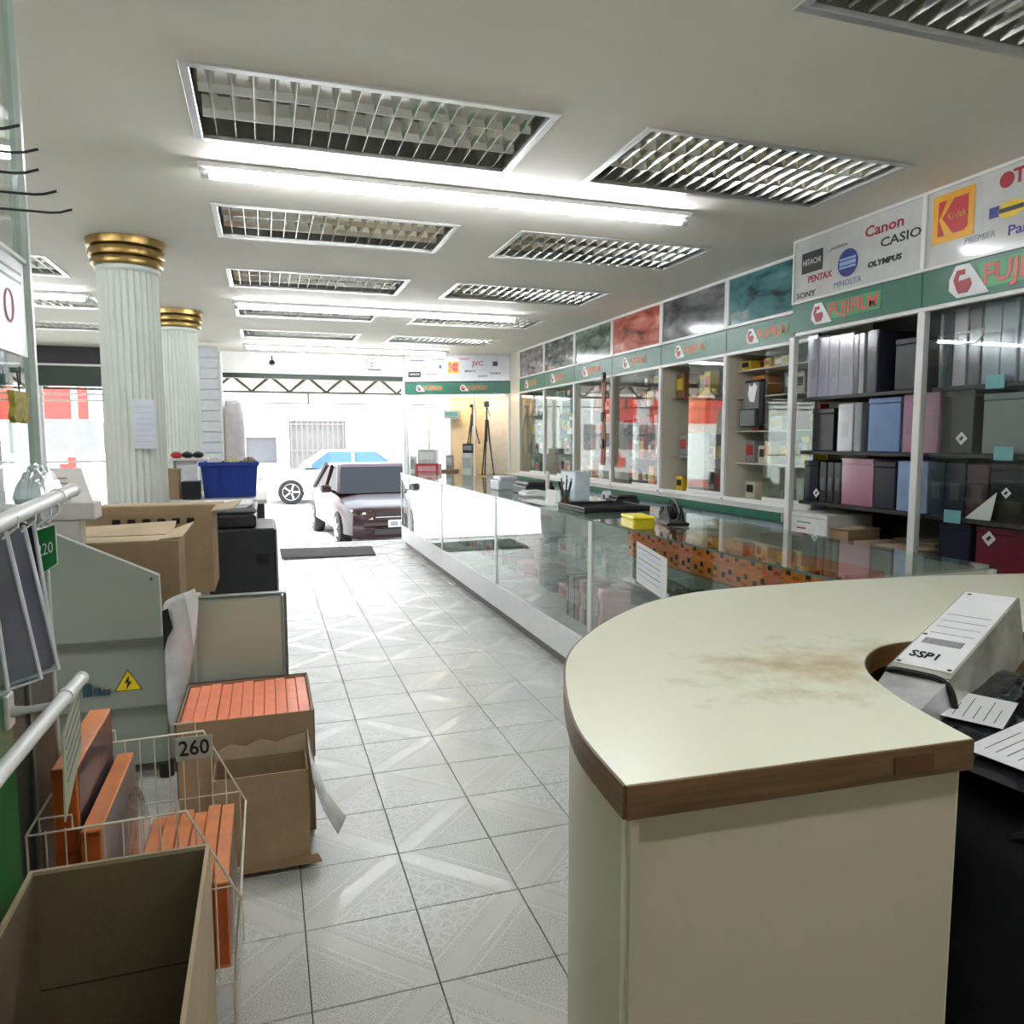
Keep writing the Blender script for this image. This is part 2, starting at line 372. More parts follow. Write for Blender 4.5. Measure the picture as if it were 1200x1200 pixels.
# door mat, threshold
mt = thing('door_mat', 'thin dark doormat lying just inside the entrance', 'mat', (.72, 9.93, 0))
link('mat_pile', MB().prism([(.15, 9.50, .001), (1.28, 9.42, .001), (1.33, 10.20, .001), (.14, 10.34, .001)], (0, 0, .012)), pm('dark_mat', (.055, .052, .05), .9, noise=.3, scale=60, bump=.3), mt)
link('rubber_edge', MB().box(.17, 1.27, 9.405, 9.43, .001, .008), BLACKR, mt)
struct('trim_10', MB().box(-.62, 1.86, 10.66, 10.78, -.12, .004), pm('stone_sill', (.5, .5, .48), .5), 'stone threshold of the entrance')

# recessed louvre fittings
def vblade(length, axis):
    m = MB(); p = ([(.017, .058), (.008, .02), (.0012, .0), (-.0012, .0), (-.008, .02), (-.017, .058)] if axis == 'y' else [(.030, .064), (.014, .024), (.0015, .0), (-.0015, .0), (-.014, .024), (-.030, .064)])
    if axis == 'y': m.prism([(a, -length/2, z) for a, z in p], (0, length, 0))
    else: m.prism([(-length/2, a, z) for a, z in p], (length, 0, 0))
    return m
bx_me = mesh_of('blade', vblade(FD-.07, 'y'), CHROME); by_me = mesh_of('blade', vblade(1.24-.07, 'x'), CHROME)
HOUS = pm('fitting_inside', (.60, .60, .55), .35, .2)
def rowname(j): return ['behind the desk', 'above the desk', 'nearest the camera', 'just before the first LED tube', 'just behind the first LED tube', 'just before the second LED tube', 'just behind the second LED tube', 'nearest the entrance'][j]
colname = ['far left', 'left', 'right']
for ci, (x0, x1) in enumerate(FX):
    for j, y0 in enumerate(FY):
        y1 = y0+FD
        t_ = thing('louvre_light', f'unlit mirror louvre light in the {colname[ci]} column, {rowname(j)}', 'ceiling light', ((x0+x1)/2, (y0+y1)/2, CZ), group='recessed louvre fittings')
        link('housing', MB().box(x0, x0+.01, y0, y1, CZ-.002, CZ+.14).box(x1-.01, x1, y0, y1, CZ-.002, CZ+.14).box(x0, x1, y0, y0+.01, CZ-.002, CZ+.14).box(x0, x1, y1-.01, y1, CZ-.002, CZ+.14).box(x0, x1, y0, y1, CZ+.13, CZ+.14), HOUS, t_)
        fr = MB(); e = .022; o = .008; zz = CZ-.006
        fr.cbox(x0-o, x1+o, y0-o, y0+e, zz, CZ+.012, .002).cbox(x0-o, x1+o, y1-e, y1+o, zz, CZ+.012, .002).cbox(x0-o, x0+e, y0+e, y1-e, zz, CZ+.012, .002).cbox(x1-e, x1+o, y0+e, y1-e, zz, CZ+.012, .002)
        link('frame', fr, ALU, t_)
        if j < 2: continue
        nb = 17
        for k in range(nb): inst(bx_me, 'blade', (x0+.04+(x1-x0-.08)*(k+.5)/nb, (y0+y1)/2, CZ+.004), t_)
        for k in (1, 2): inst(by_me, 'blade', ((x0+x1)/2, y0+FD*k/3, CZ+.004), t_)

# LED tubes on the ceiling
LED = emat('lit_led_diffuser', (.93, .96, 1.0), TUBE)
def tube_light(x0, x1, y, label):
    t_ = thing('led_tube_light', label, 'ceiling light', ((x0+x1)/2, y, CZ), group='surface mounted LED tube lights')
    link('channel', MB().cbox(x0-.01, x1+.01, y-.04, y+.04, CZ-.024, CZ-.001, .003), ALUW, t_)
    link('diffuser', MB().tube([(x0+.03, y, CZ-.045), (x1-.03, y, CZ-.045)], .016, 14), LED, t_, smooth=True)
    for xa in (x0, x1-.035): link('end_cap', MB().lathe([(.017, 0), (.020, .004), (.020, .031), (.017, .035)], (xa, y, CZ-.045), 14, 'x'), ALUW, t_, smooth=True)
    return t_
tube_light(-.22, 2.09, 3.50, 'lit LED tube nearest the camera on the ceiling')
tube_light(-.21, 2.28, 6.79, 'lit LED tube halfway down the shop ceiling')
tube_light(-.21, 2.30, 9.74, 'lit LED tube nearest the entrance, left of the header')
tube_light(-3.7, -1.28, 6.80, 'lit LED tube on the left part of the ceiling, beyond the first column')
tube_light(-3.7, -1.28, 3.50, 'added unseen LED tube on the left part of the ceiling, beside the camera position')  # out of frame, added to even out the interior light

tube_light(-.22, 2.09, .25, 'added unseen LED tube above the desk, behind the camera position')  # out of frame, put in to brighten the desktop and ceiling
tube_light(-3.7, -1.28, .9, 'added unseen LED tube on the left part of the ceiling near the back wall')  # extra tube out of view, added as fill light
# columns
def column(x, y, label, r=.172):
    c = thing('fluted_column', label, 'column', (x, y, 0), group='fluted columns down the left side')
    nf = 30; N_ = nf*6
    sh = MB(); zs = [.14, 2.44]
    for z in zs:
        for k in range(N_):
            t = 2*math.pi*k/N_; ph = (k % 6)/6
            rr = r-.012*max(0, math.sin(math.pi*ph))**.6*(1 if ph > 0 else 0); rr *= (1. if z < 1 else .95)
            sh.v.append((x+rr*math.cos(t), y+rr*math.sin(t), z))
    for k in range(N_): sh.f.append((k, (k+1) % N_, (k+1) % N_+N_, k+N_))
    sh.f.append(tuple(range(N_))[::-1]); sh.f.append(tuple(range(N_, 2*N_)))
    link('shaft', sh, COLM, c)
    link('capital', MB().lathe([(r*.96, 2.415), (r*1.02, 2.425), (r*1.02, 2.44), (r*.99, 2.445)], (x, y, 0), 40), COLM, c, smooth=True)
    link('gold_ring', MB().lathe([(r*1.0, 2.445), (r*1.1, 2.452), (r*1.13, 2.47), (r*1.1, 2.488), (r*1.04, 2.494)], (x, y, 0), 40), GOLD, c, smooth=True)
    link('gold_ring', MB().lathe([(r*1.04, 2.494), (r*1.17, 2.50), (r*1.2, 2.52), (r*1.17, 2.542), (r*1.07, 2.55)], (x, y, 0), 40), GOLD, c, smooth=True)
    link('abacus', MB().lathe([(r*1.08, 2.55), (r*1.22, 2.558), (r*1.24, 2.585), (r*1.24, 2.599)], (x, y, 0), 40), GOLD, c, smooth=True)
    link('base', MB().lathe([(r*1.3, 0), (r*1.3, .07), (r*1.2, .09), (r*1.05, .14)], (x, y, 0), 40), COLM, c, smooth=True)
    return c
c1 = column(-.735, 5.0, 'nearest fluted white column with a gilded ring at the top')
column(-.715, 7.5, 'fluted white column with gilded ring just behind the nearest one')
pp = thing('taped_notice', 'sheet of bluish paper taped to the nearest fluted column', 'paper', (-.655, 4.815, 1.4))
link('sheet', MB().prism([(-.72, 4.822, 1.4), (-.60, 4.822, 1.4), (-.60, 4.822, 1.685), (-.72, 4.822, 1.685)], (0, -.002, 0)), pm('bluish_paper', (.62, .66, .72), .6), pp)
for k in range(7): link('text_line', MB().box(-.705, -.615, 4.8185, 4.8195, 1.44+k*.033, 1.443+k*.033), pm('pale_blue_ink', (.42, .48, .58), .5), pp)
# ================================================================ RIGHT SIDE
RW = (0, -1, 0); UP = (0, 0, 1)      # viewer looks toward +X
def logo_hex(parent, x, yc, zc, s, right=RW, local=False, org=None):
    """white hexagon emblem with red mark + name"""
    o = Vector((x, yc, zc)) if org is None else Vector(org)
    R = Vector(right); Nn = R.cross(Vector(UP))
    L_ = []
    L_.append(link('emblem_ground', polyp(o-R*s*2.1, right, UP, [(-.5*s, .1*s), (-.28*s, .5*s), (.22*s, .5*s), (.5*s, .12*s), (.95*s, -.52*s), (-.2*s, -.52*s), (-.5*s, -.25*s)], .002), INK_W, parent, local=local))
    L_.append(link('emblem', polyp(o-R*s*2.1+Nn*.002, right, UP, [(-.34*s, .05*s), (-.22*s, .34*s), (.08*s, .34*s), (.08*s, .18*s), (-.12*s, .18*s), (-.16*s, 0), (.26*s, .04*s), (.34*s, -.15*s), (.2*s, -.4*s), (-.12*s, -.4*s), (-.2*s, -.28*s)], .002), INK_R, parent, local=local))
    return L_
def brand_strip(parent, x, yc, zc, s, org=None, right=RW, local=False):
    logo_hex(parent, x, yc, zc, s, right, local, org)
    o = Vector((x, yc, zc)) if org is None else Vector(org)
    R = Vector(right); Nn = R.cross(Vector(UP))
    link('name_ground', polyp(o+R*s*.1, right, UP, [(-1.45*s, -.38*s), (1.75*s, -.38*s), (1.75*s, .42*s), (-1.7*s, .42*s)], .0012), pm('fresh_green_print', (.06, .33, .12), .4), parent, local=local)
    lettering('FUJIFILM', s*.85, o+R*s*.15+Nn*.0015, right, UP, pm('pinkish_red_ink', (.70, .12, .10), .4), parent, width=s*3.0, bold=s*.02, local=local)

POST = [3.80, 4.76, 5.705, 6.65, 7.575, 8.50, 9.42]
XB = 3.20
# --- photo panels above the wall cabinets
art = []
def art_mat(name, cols, scale, dist=.35):
    m, t, b = nmat(name); n = t.nodes.new('ShaderNodeTexNoise'); n.inputs['Scale'].default_value = scale; n.inputs['Detail'].default_value = 7; n.inputs['Distortion'].default_value = dist
    tcn = t.nodes.new('ShaderNodeTexCoord'); mpn = t.nodes.new('ShaderNodeMapping'); mpn.inputs['Scale'].default_value = (1, .6, 1.7); t.links.new(tcn.outputs['Object'], mpn.inputs[0]); t.links.new(mpn.outputs[0], n.inputs['Vector'])
    r = t.nodes.new('ShaderNodeValToRGB'); e = r.color_ramp.elements
    for i, c in enumerate(cols):
        p = .3+.4*i/(len(cols)-1)
        el = e[i] if i < 2 else e.new(p)
        el.position = p; el.color = (*c, 1)
    t.links.new(n.outputs['Fac'], r.inputs[0]); t.links.new(r.outputs[0], b.inputs['Base Color']); b.inputs['Roughness'].default_value = .12
    return m
ARTS = [('teal seaside photo', [(.02, .025, .03), (.05, .17, .18), (.10, .26, .27), (.35, .38, .38)], 5),
        ('grey street photo', [(.03, .03, .035), (.10, .10, .11), (.22, .22, .23), (.40, .38, .38)], 4),
        ('red-orange landscape photo', [(.10, .02, .02), (.42, .09, .06), (.62, .20, .14), (.75, .45, .38)], 5),
        ('green garden photo', [(.02, .04, .02), (.07, .11, .07), (.18, .24, .18), (.5, .52, .5)], 6),
        ('dark foliage photo', [(.02, .025, .02), (.06, .07, .06), (.13, .15, .13), (.5, .5, .5)], 9),
        ('brownish crowd photo', [(.04, .03, .03), (.13, .11, .10), (.24, .21, .20), (.4, .38, .37)], 8)]
for i in range(6):
    y0, y1 = POST[i], POST[i+1]
    nm, cols, sc = ARTS[i]
    t_ = thing('framed_photo', f'{nm} in a white frame, ' + ['beside the sponsor board', 'second from the sponsor board', 'between grey and green photos', 'beyond the red-orange one', 'second from the far corner', 'in the far right corner'][i], 'picture', (XB, (y0+y1)/2, 2.235), group='photo panels above the wall cabinets')
    f = MB().box(XB-.02, XB+.02, y0+.004, y0+.024, 2.235, 2.597).box(XB-.02, XB+.02, y1-.024, y1-.004, 2.235, 2.597).box(XB-.02, XB+.02, y0+.02, y1-.02, 2.235, 2.255).box(XB-.02, XB+.02, y0+.02, y1-.02, 2.577, 2.597)
    link('frame', f, ALUW, t_)
    link('photograph', MB().box(XB-.008, XB+.006, y0+.022, y1-.022, 2.253, 2.579), art_mat(nm.replace(' ', '_'), cols, sc), t_)
    # green header board with emblem
    g = thing('header_board', f'green header board with white emblem below the {nm}', 'sign', (XB, (y0+y1)/2, 2.06), group='green header boards over the cabinets')
    link('board', MB().box(XB-.012, XB+.012, y0+.004, y1-.004, 2.068, 2.230), GREEN, g)
    brand_strip(g, XB-.013, (y0+y1)/2-.02, 2.15, .10)
    link('lower_rail', MB().box(XB-.02, XB+.01, y0+.004, y1-.004, 2.045, 2.066), ALUW, g)

# --- wall display cabinets (six bays on the green back counter)
rnd = random.Random(3)
PAL = {'orange': (.75, .25, .04), 'yellow': (.75, .5, .03), 'white': (.78, .78, .77), 'black': (.006, .006, .007), 'red': (.5, .03, .03), 'blue': (.05, .13, .38), 'grey': (.3, .3, .31), 'silver': (.55, .56, .58), 'teal': (.05, .22, .25), 'pink': (.75, .35, .42), 'cream': (.7, .64, .5), 'brown': (.25, .12, .05), 'navy': (.01, .015, .05), 'lavender': (.55, .55, .66), 'green': (.05, .3, .12)}
def cmat(c): return pm('carton_'+c.replace(' ', '_'), PAL[c], .4, noise=.08, scale=15)
bayname = ['first wall cabinet beside the album shelves', 'second wall cabinet from the album shelves', 'third wall cabinet from the album shelves', 'fourth wall cabinet from the album shelves', 'fifth wall cabinet from the album shelves', 'wall cabinet in the far corner']
for i in range(6):
    y0, y1 = POST[i], POST[i+1]
    cb = thing('wall_cabinet', f'cream glazed display cabinet, {bayname[i]}', 'cabinet', (3.38, (y0+y1)/2, 1.005), group='glazed wall cabinets')
    link('back_panel', MB().box(3.59, 3.615, y0, y1, 1.005, 2.235), CREAM, cb)
    for ya in (y0+.002, y1-.024): link('side_panel', MB().box(XB, 3.59, ya, ya+.022 if not (i == 0 and ya < y0+.01) else ya+.006, 1.005, 2.06), CREAM if not (i == 0 and ya < y0+.01) else GLASS, cb)
    link('base_panel', MB().box(XB, 3.59, y0+.024, y1-.024, 1.005, 1.02), CREAM, cb)
    for ya in (y0+.001, y1-.020): link('frame_post', MB().cbox(XB-.022, XB, ya, ya+.019, 1.02, 2.045, .002), ALUW, cb)
    link('frame_rail', MB().cbox(XB-.022, XB, y0+.02, y1-.02, 1.005, 1.035, .002), ALUW, cb)
    ym = y0+(y1-y0)*.62
    # sliding glass doors: in the nearer bays pushed to the near side
    if i in (0, 1):
        link('glass_door', MB().box(XB-.012, XB-.007, y0+.02, y0+.50, 1.045, 2.045), GLASS, cb)
        link('glass_door', MB().box(XB-.004, XB+.001, y0+.03, y0+.51, 1.045, 2.045), GLASS, cb)
        link('door_rail', MB().box(XB-.014, XB-.003, y0+.02, y0+.50, 1.036, 1.06), ALUW, cb)
    else:
        link('glass_door', MB().box(XB-.012, XB-.007, y0+.02, y0+.50, 1.045, 2.045), GLASS, cb)
        link('glass_door', MB().box(XB-.004, XB+.001, y0+.45, y1-.02, 1.045, 2.045), GLASS, cb)
        link('door_rail', MB().box(XB-.014, XB-.003, y0+.02, y0+.50, 1.036, 1.06), ALUW, cb)
    shz = [1.27, 1.50, 1.74, 1.93] if i != 1 else [1.30, 1.78]
    for z in shz: link('shelf', MB().box(XB+.07, 3.588, y0+.026, y1-.026, z, z+.008), GLASSG if i > 0 else CREAM, cb)
    # goods
    lev = [1.021]+[z+.0085 for z in shz]; names = ['bottom', 'second', 'third', 'fourth', 'top']
    for li, z in enumerate(lev):
        top = (lev[li+1]-.02) if li+1 < len(lev) else 2.03
        y = y0+.05; k = 0
        while y < y1-.12:
            wd = rnd.uniform(.06, .14); hh = min(top-z-.02, rnd.uniform(.08, .22)); dp = rnd.uniform(.06, .16)
            c = rnd.choice([['orange', 'yellow', 'white', 'black', 'grey', 'red', 'cream', 'blue'], ['orange', 'white', 'black', 'grey', 'yellow', 'brown'], ['white', 'orange', 'silver', 'red', 'brown', 'black'], ['white', 'pink', 'orange', 'cream', 'silver'], ['white', 'silver', 'teal', 'grey', 'black'], ['white', 'grey', 'silver', 'teal']][i])
            if rnd.random() < .86:
                x0 = XB+.1+rnd.uniform(0, .08)
                bx = thing('product_box', f'{c} goods box, {ORD[k]} from near end, {names[li]} shelf of the {ORD[i]} wall cabinet', 'box', (x0+dp/2, y+wd/2, z), group='goods in the wall cabinets')
                link('carton', MB().cbox(x0, x0+dp, y, y+wd, z, z+hh, .003), cmat(c), bx)
                c2 = rnd.choice(['white', 'red', 'yellow', 'black', 'silver', 'orange'])
                link('printed_label', MB().box(x0-.0015, x0, y+wd*.15, y+wd*.85, z+hh*.35, z+hh*.8), cmat(c2 if c2 != c else 'grey'), bx)
                k += 1
            y += wd+rnd.uniform(.006, .04)

# larger goods one can make out
t_ = thing('camera_bag', 'black camera bag with a white figure print hanging in the first wall cabinet', 'bag', (3.30, 4.50, 1.52))
link('bag_body', MB().cbox(3.235, 3.30, 4.41, 4.62, 1.53, 1.86, .02), BLACK, t_)
link('bag_pocket', MB().cbox(3.205, 3.234, 4.42, 4.61, 1.53, 1.66, .012), CHAR, t_)
link('printed_figure', polyp((3.2345, 4.50, 1.78), RW, UP, [(-.03, -.07), (-.05, -.02), (-.04, .05), (-.01, .03), (.02, .06), (.05, .03), (.035, -.02), (.02, -.075)], .001), INK_W, t_)
t_ = thing('tall_poster_box', 'tall white box with an orange top half standing in the second wall cabinet', 'box', (3.26, 5.20, 1.021))
link('lower_half', MB().cbox(3.215, 3.262, 5.06, 5.30, 1.021, 1.50, .004), cmat('white'), t_)
link('upper_half', MB().cbox(3.215, 3.262, 5.06, 5.30, 1.501, 1.79, .004), cmat('orange'), t_)
for yy_, lb in ((6.70, 'brown leather straps with black clips hanging between the third and fourth wall cabinets'),):
    t_ = thing('camera_straps', lb, 'strap', (3.13, yy_, 1.2))
    for k in range(3):
        link('strap', MB().tube([(3.13, yy_-.03+.03*k, 2.02), (3.12+.01*k, yy_-.02+.03*k, 1.7), (3.13, yy_-.04+.03*k, 1.45), (3.13, yy_-.02+.03*k, 1.2)], .011, 6), cmat(['brown', 'red', 'brown'][k]), t_, smooth=True)
    for z in (2.0, 1.62, 1.36): link('clip', MB().cbox(3.105, 3.14, yy_-.03, yy_+.03, z, z+.09, .008), BLACK, t_)

# --- green back counter
bc = thing('back_counter', 'long low back counter with green edged top and pale blue doors', 'counter', (3.3, 6.62, 0))
link('countertop', MB().cbox(2.98, 3.61, 3.83, 9.45, .945, 1.004, .004), WHITE, bc)
link('green_edging', MB().box(2.972, 2.98, 3.83, 9.45, .945, 1.0), GREEN, bc)
link('plinth', MB().box(3.06, 3.61, 3.83, 9.45, .0, .08), CHAR, bc)
link('carcass', MB().box(3.04, 3.61, 3.84, 9.44, .08, .944), WHITE, bc)
PB = pm('pale_blue_laminate', (.50, .62, .66), .4)
for k in range(12):
    ya = 3.86+k*.466
    d = link('door', MB().cbox(3.02, 3.039, ya, ya+.455, .1, .93, .003), PB, bc)
    link('handle', MB().cbox(3.005, 3.019, ya+.41, ya+.43, .74, .86, .002), ALU, d)

# --- front unit with albums (x = 3.0)
XF = 3.0
FB = [3.80, 2.87, 1.94, 1.02]
bn = ['far', 'middle', 'near']
fu = thing('album_cabinet', 'tall dark-lined shelf unit with white frame holding photo albums', 'cabinet', (3.3, 2.41, 0))
link('back_panel', MB().box(3.59, 3.615, 1.02, 3.80, 0, 2.6), pm('dark_back_board', (.04, .037, .03), .6), fu)
for k, y in enumerate(FB):
    if k != 1: link('side_panel', MB().box(XF+.03, 3.588, y-.012, y+.012, 0, 2.06), pm('dark_side_board', (.06, .055, .045), .6) if k else GLASS, fu)
    link('frame_post', MB().cbox(XF-.006, XF+.03, y-.022, y+.022, 0, 2.05, .003), ALUW, fu)
link('top_rail', MB().cbox(XF-.006, XF+.03, 1.05, 3.77, 2.05, 2.072, .003), ALUW, fu)
SHZ = [.80, 1.08, 1.38, 1.695]
DSH = pm('dark_shelf', (.02, .019, .016), .45)
for k in range(3):
    for z in SHZ:
        link('shelf', MB().cbox(3.07, 3.588, FB[k+1]+.014, FB[k]-.014, z-.02, z, .002), DSH, fu)
link('bottom_board', MB().box(3.05, 3.588, 1.05, 3.77, .08, .11), DSH, fu)
for k in (1, 2):
    link('glass_door', MB().box(3.012, 3.017, FB[k+1]+.031, FB[k]-.031, .78, 2.05), GLASS, fu)
# sponsor boards above
def sponsor(y0, y1, label):
    s = thing('sponsor_board', label, 'sign', (XF, (y0+y1)/2, 2.235), group='white boards of camera makers names')
    link('board', MB().box(XF-.008, XF+.02, y1+.012, y0-.012, 2.247, 2.588), pm('pale_grey_acrylic', (.66, .665, .65), .12), s)
    f = MB()
    f.box(XF-.016, XF+.02, y0-.012, y0, 2.235, 2.6).box(XF-.016, XF+.02, y1, y1+.012, 2.235, 2.6).box(XF-.016, XF+.02, y1+.012, y0-.012, 2.235, 2.249).box(XF-.016, XF+.02, y1+.012, y0-.012, 2.586, 2.6)
    link('frame', f, ALUW, s)
    return s
S1 = sponsor(3.80, 2.87, 'white board with blue striped ball and camera makers names')
xs_ = XF-.0085
def at(y0, fy, fz): return (xs_, y0-fy*.93, 2.235+.365*(1-fz))   # fractions from top-left seen by the viewer
def T(s, y0, txt, fy, fz, size, mat, w=None, **k): return lettering(txt, size, at(y0, fy, fz), RW, UP, mat, s, width=w, **k)
link('black_plate', plate(at(3.8, .17, .40), RW, UP, .17, .115), INK_K, S1)
lettering('HITACHI', .045, (xs_-.0025, *at(3.8, .17, .40)[1:]), RW, UP, INK_W, S1, width=.14)
T(S1, 3.8, 'yashica', .39, .30, .028, INK_G, .13, italic=.2)
T(S1, 3.8, 'Canon', .73, .25, .075, INK_R, .25, bold=.0015)
T(S1, 3.8, 'CASIO', .845, .46, .062, INK_K, .25, bold=.001)
T(S1, 3.8, 'PENTAX', .24, .67, .052, INK_R, .19, bold=.0015)
link('blue_ball', disc(at(3.8, .47, .58), RW, UP, .145, .145), INK_B, S1)
for k, h in enumerate((.012, .02, .012)): link('ball_stripe', plate(Vector(at(3.8, .47, .52+.06*k))+Vector((-.002, 0, 0)), RW, UP, .12, h, .001), INK_LB, S1)
T(S1, 3.8, 'MINOLTA', .47, .865, .045, pm('violet_grey_ink', (.2, .22, .42), .4), .20)
T(S1, 3.8, 'OLYMPUS', .74, .71, .038, INK_K, .22, bold=.002, italic=.1)
T(S1, 3.8, 'SONY', .12, .885, .045, INK_K, .16, bold=.001)
S2 = sponsor(2.87, 1.94, 'white board with large yellow and red square logo')
def square_logo(parent, org, right, s, local=False):
    o = Vector(org); Nn = Vector(right).cross(Vector(UP))
    link('yellow_square', plate(o, right, UP, s, s), pm('logo_yellow', (.85, .42, .01), .4), parent, local=local)
    link('red_stem', polyp(o+Nn*.002, right, UP, [(-.36*s, -.36*s), (-.2*s, -.36*s), (-.36*s+.02*s, -.02*s), (-.16*s, .36*s), (-.36*s, .36*s)][:5], .001), pm('logo_red', (.55, .015, .02), .4), parent, local=local)
    link('red_arms', polyp(o+Nn*.002, right, UP, [(-.26*s, 0), (.02*s, .36*s), (.36*s, .36*s), (.36*s, -.28*s), (.28*s, -.36*s), (.02*s, -.36*s)], .001), MATS['logo_red'], parent, local=local)
    lettering('Kodak', s*.2, o+Nn*.0035+Vector(right)*.1*s, right, UP, pm('logo_letter', (.85, .4, .1), .4), parent, width=s*.44, local=local)
square_logo(S2, at(2.87, .165, .40), RW, .215)
T(S2, 2.87, 'PREMIER', .315, .76, .04, INK_G, .15, italic=.15)
link('round_mark', disc(at(2.87, .44, .19), RW, UP, .065, .065), INK_R, S2)
T(S2, 2.87, 'TDK', .57, .19, .085, INK_R, .19, bold=.002)
link('yellow_patch', disc(at(2.87, .47, .53), RW, UP, .12, .07), INK_Y, S2)
link('blue_patch', plate(at(2.87, .385, .52), RW, UP, .045, .045), INK_B, S2)
link('black_stroke', plate(Vector(at(2.87, .47, .53))+Vector((-.002, 0, 0)), RW, UP, .11, .018), INK_K, S2)
link('blue_plate', plate(at(2.87, .62, .48), RW, UP, .17, .055), INK_LB, S2)
T(S2, 2.87, 'Panasonic', .61, .78, .058, INK_B, .28, bold=.001)
S3 = sponsor(1.94, 1.02, 'white board at the near end of the album cabinet')

for k in range(3):
    y0, y1 = FB[k], FB[k+1]
    g = thing('header_board', f'green header board on the album cabinet, {bn[k]} bay', 'sign', (XF, (y0+y1)/2, 2.06), group='green header boards over the cabinets')
    link('board', MB().box(XF-.006, XF+.02, y1+.002, y0-.002, 2.0725, 2.234), GREEN, g)
    brand_strip(g, XF-.007, (y0+y1)/2+(.0 if k == 0 else -.05), 2.155, .115 if k == 0 else .14)

# albums: (near y, far y, colour, height, thing word, label words)
def album(y0, y1, z, h, col, label, depth=.26, tag_=None, film=False, name='photo_album', x0=3.10, lean=0.):
    a = thing(name, label, 'album', (x0+depth/2, (y0+y1)/2, z), group='photo albums and boxes in the tall cabinet')
    w_ = y1-y0
    if w_ < .14 and name == 'photo_album':
        cov = MB().cbox(x0, x0+.006, y0, y1, z, z+h, .002).cbox(x0+.006, x0+depth, y0, y0+.004, z, z+h, .0015).cbox(x0+.006, x0+depth, y1-.004, y1, z, z+h, .0015)
        if lean: cov.rot(lean, 'X', (x0, (y0+y1)/2, z))
        link('cover', cov, cmat2(col), a)
        pg = MB().box(x0+.010, x0+depth-.006, y0+.005, y1-.005, z+.005, z+h-.006)
        if lean: pg.rot(lean, 'X', (x0, (y0+y1)/2, z))
        link('pages', pg, PAPER if col[0] > .1 else CHAR, a)
        sp = MB().box(x0-.001, x0, y0+w_*.25, y1-w_*.25, z+h*.3, z+h*.62)
        if lean: sp.rot(lean, 'X', (x0, (y0+y1)/2, z))
        link('spine_label', sp, cmat2(tuple(min(1, c*.7+.06) for c in col)), a)
    else:
        bxm = MB().cbox(x0, x0+depth, y0, y1, z, z+h-.03, .004)
        lid = MB().cbox(x0-.002, x0+depth+.002, y0-.001, y1+.001, z+h-.029, z+h, .003)
        if lean: bxm.rot(lean, 'X', (x0, (y0+y1)/2, z)); lid.rot(lean, 'X', (x0, (y0+y1)/2, z))
        link('case', bxm, cmat2(col), a); link('lid', lid, cmat2(tuple(c*.9 for c in col)), a)
    if film:
        fm = MB().box(x0-.004, x0-.003, y0+.001, y1-.001, z, z+h)
        if lean: fm.rot(lean, 'X', (x0, (y0+y1)/2, z))
        link('plastic_wrap', fm, PLASTIC, a)
    if tag_:
        ty, tz, s_ = tag_
        tg = polyp((x0-.006, ty, tz), RW, UP, [(0, -.7*s_), (.7*s_, 0), (0, .7*s_), (-.7*s_, 0)], .001)
        tg = link('price_tag', tg, PAPER, a); link('tag_print', plate((x0-.0075, ty, tz), (0, -.7, .7), (0, .7, .7), s_*.5, s_*.3, .0005), INK_K, tg)
    return a
def cmat2(c):
    k = 'cover_%02d_%02d_%02d' % tuple(int(round(v*99)) for v in c)
    return pm(k, c, .3, noise=.08, scale=10, coat=.08)
LAV = (.58, .58, .68); LAV2 = (.52, .54, .63); WHT = (.8, .8, .82); BLK = (.004, .004, .005); NAV = (.006, .008, .022); GRY = (.13, .13, .145)
z1, z2, z3, z4 = [z+.001 for z in SHZ]
# row 1 (top shelf)
for a in [(3.70, 3.78, .36, LAV, 'pale lavender album wrapped in film, at the far end of the top album shelf'),
          (3.605, 3.69, .35, LAV2, 'lavender album second from the far end of the top album shelf'),
          (3.525, 3.60, .34, LAV, 'lavender album third from the far end of the top album shelf'),
          (3.415, 3.52, .345, LAV, 'wide pale lavender album fourth from the far end of the top shelf'),
          (3.375, 3.41, .32, GRY, 'slim grey album beside the wide lavender one on the top shelf'),
          (3.335, 3.37, .325, (.5, .5, .52), 'slim light grey album beside the slim grey one on the top shelf'),
          (3.245, 3.31, .33, (.05, .05, .085), 'dark violet album with shiny spine on the top shelf')]:
    album(a[0], a[1], z4, a[2], a[3], a[4], film=True)
album(2.92, 3.12, z4, .26, (.02, .02, .022), 'large charcoal album box on the top shelf beside the white post', name='album_box')
for a in [(2.79, 2.85, .345, (.025, .075, .095), 'teal album first behind the post on the top shelf'),
          (2.705, 2.775, .355, (.5, .48, .56), 'lilac grey album next to the teal one on the top shelf'),
          (2.63, 2.69, .345, (.03, .025, .05), 'dark purple album next to the lilac grey one on the top shelf'),
          (2.535, 2.62, .36, (.34, .42, .50), 'pale steel blue album in film on the top shelf, right of the dark purple'),
          (2.455, 2.53, .36, (.34, .42, .52), 'pale steel blue album in film on the top shelf, second right of the dark purple'),
          (2.36, 2.44, .35, (.2, .22, .24), 'slate grey album at the right edge of the top shelf'),
          (2.25, 2.34, .35, NAV, 'navy album on the top shelf, beyond the slate grey one')]:
    album(a[0], a[1], z4, a[2], a[3], a[4], film=True)
hl = solo('suction_handle', MB().tube([(3.008, 2.68, 1.93), (3.0, 2.675, 1.90), (2.998, 2.64, 1.875), (2.998, 2.57, 1.872), (3.0, 2.545, 1.90), (3.008, 2.54, 1.93), (3.008, 2.61, 1.925), (3.008, 2.68, 1.93)], .004, 6), PAPER, 'white curved handle ring fixed on the glass in front of the steel blue albums', 'handle', smooth=True)
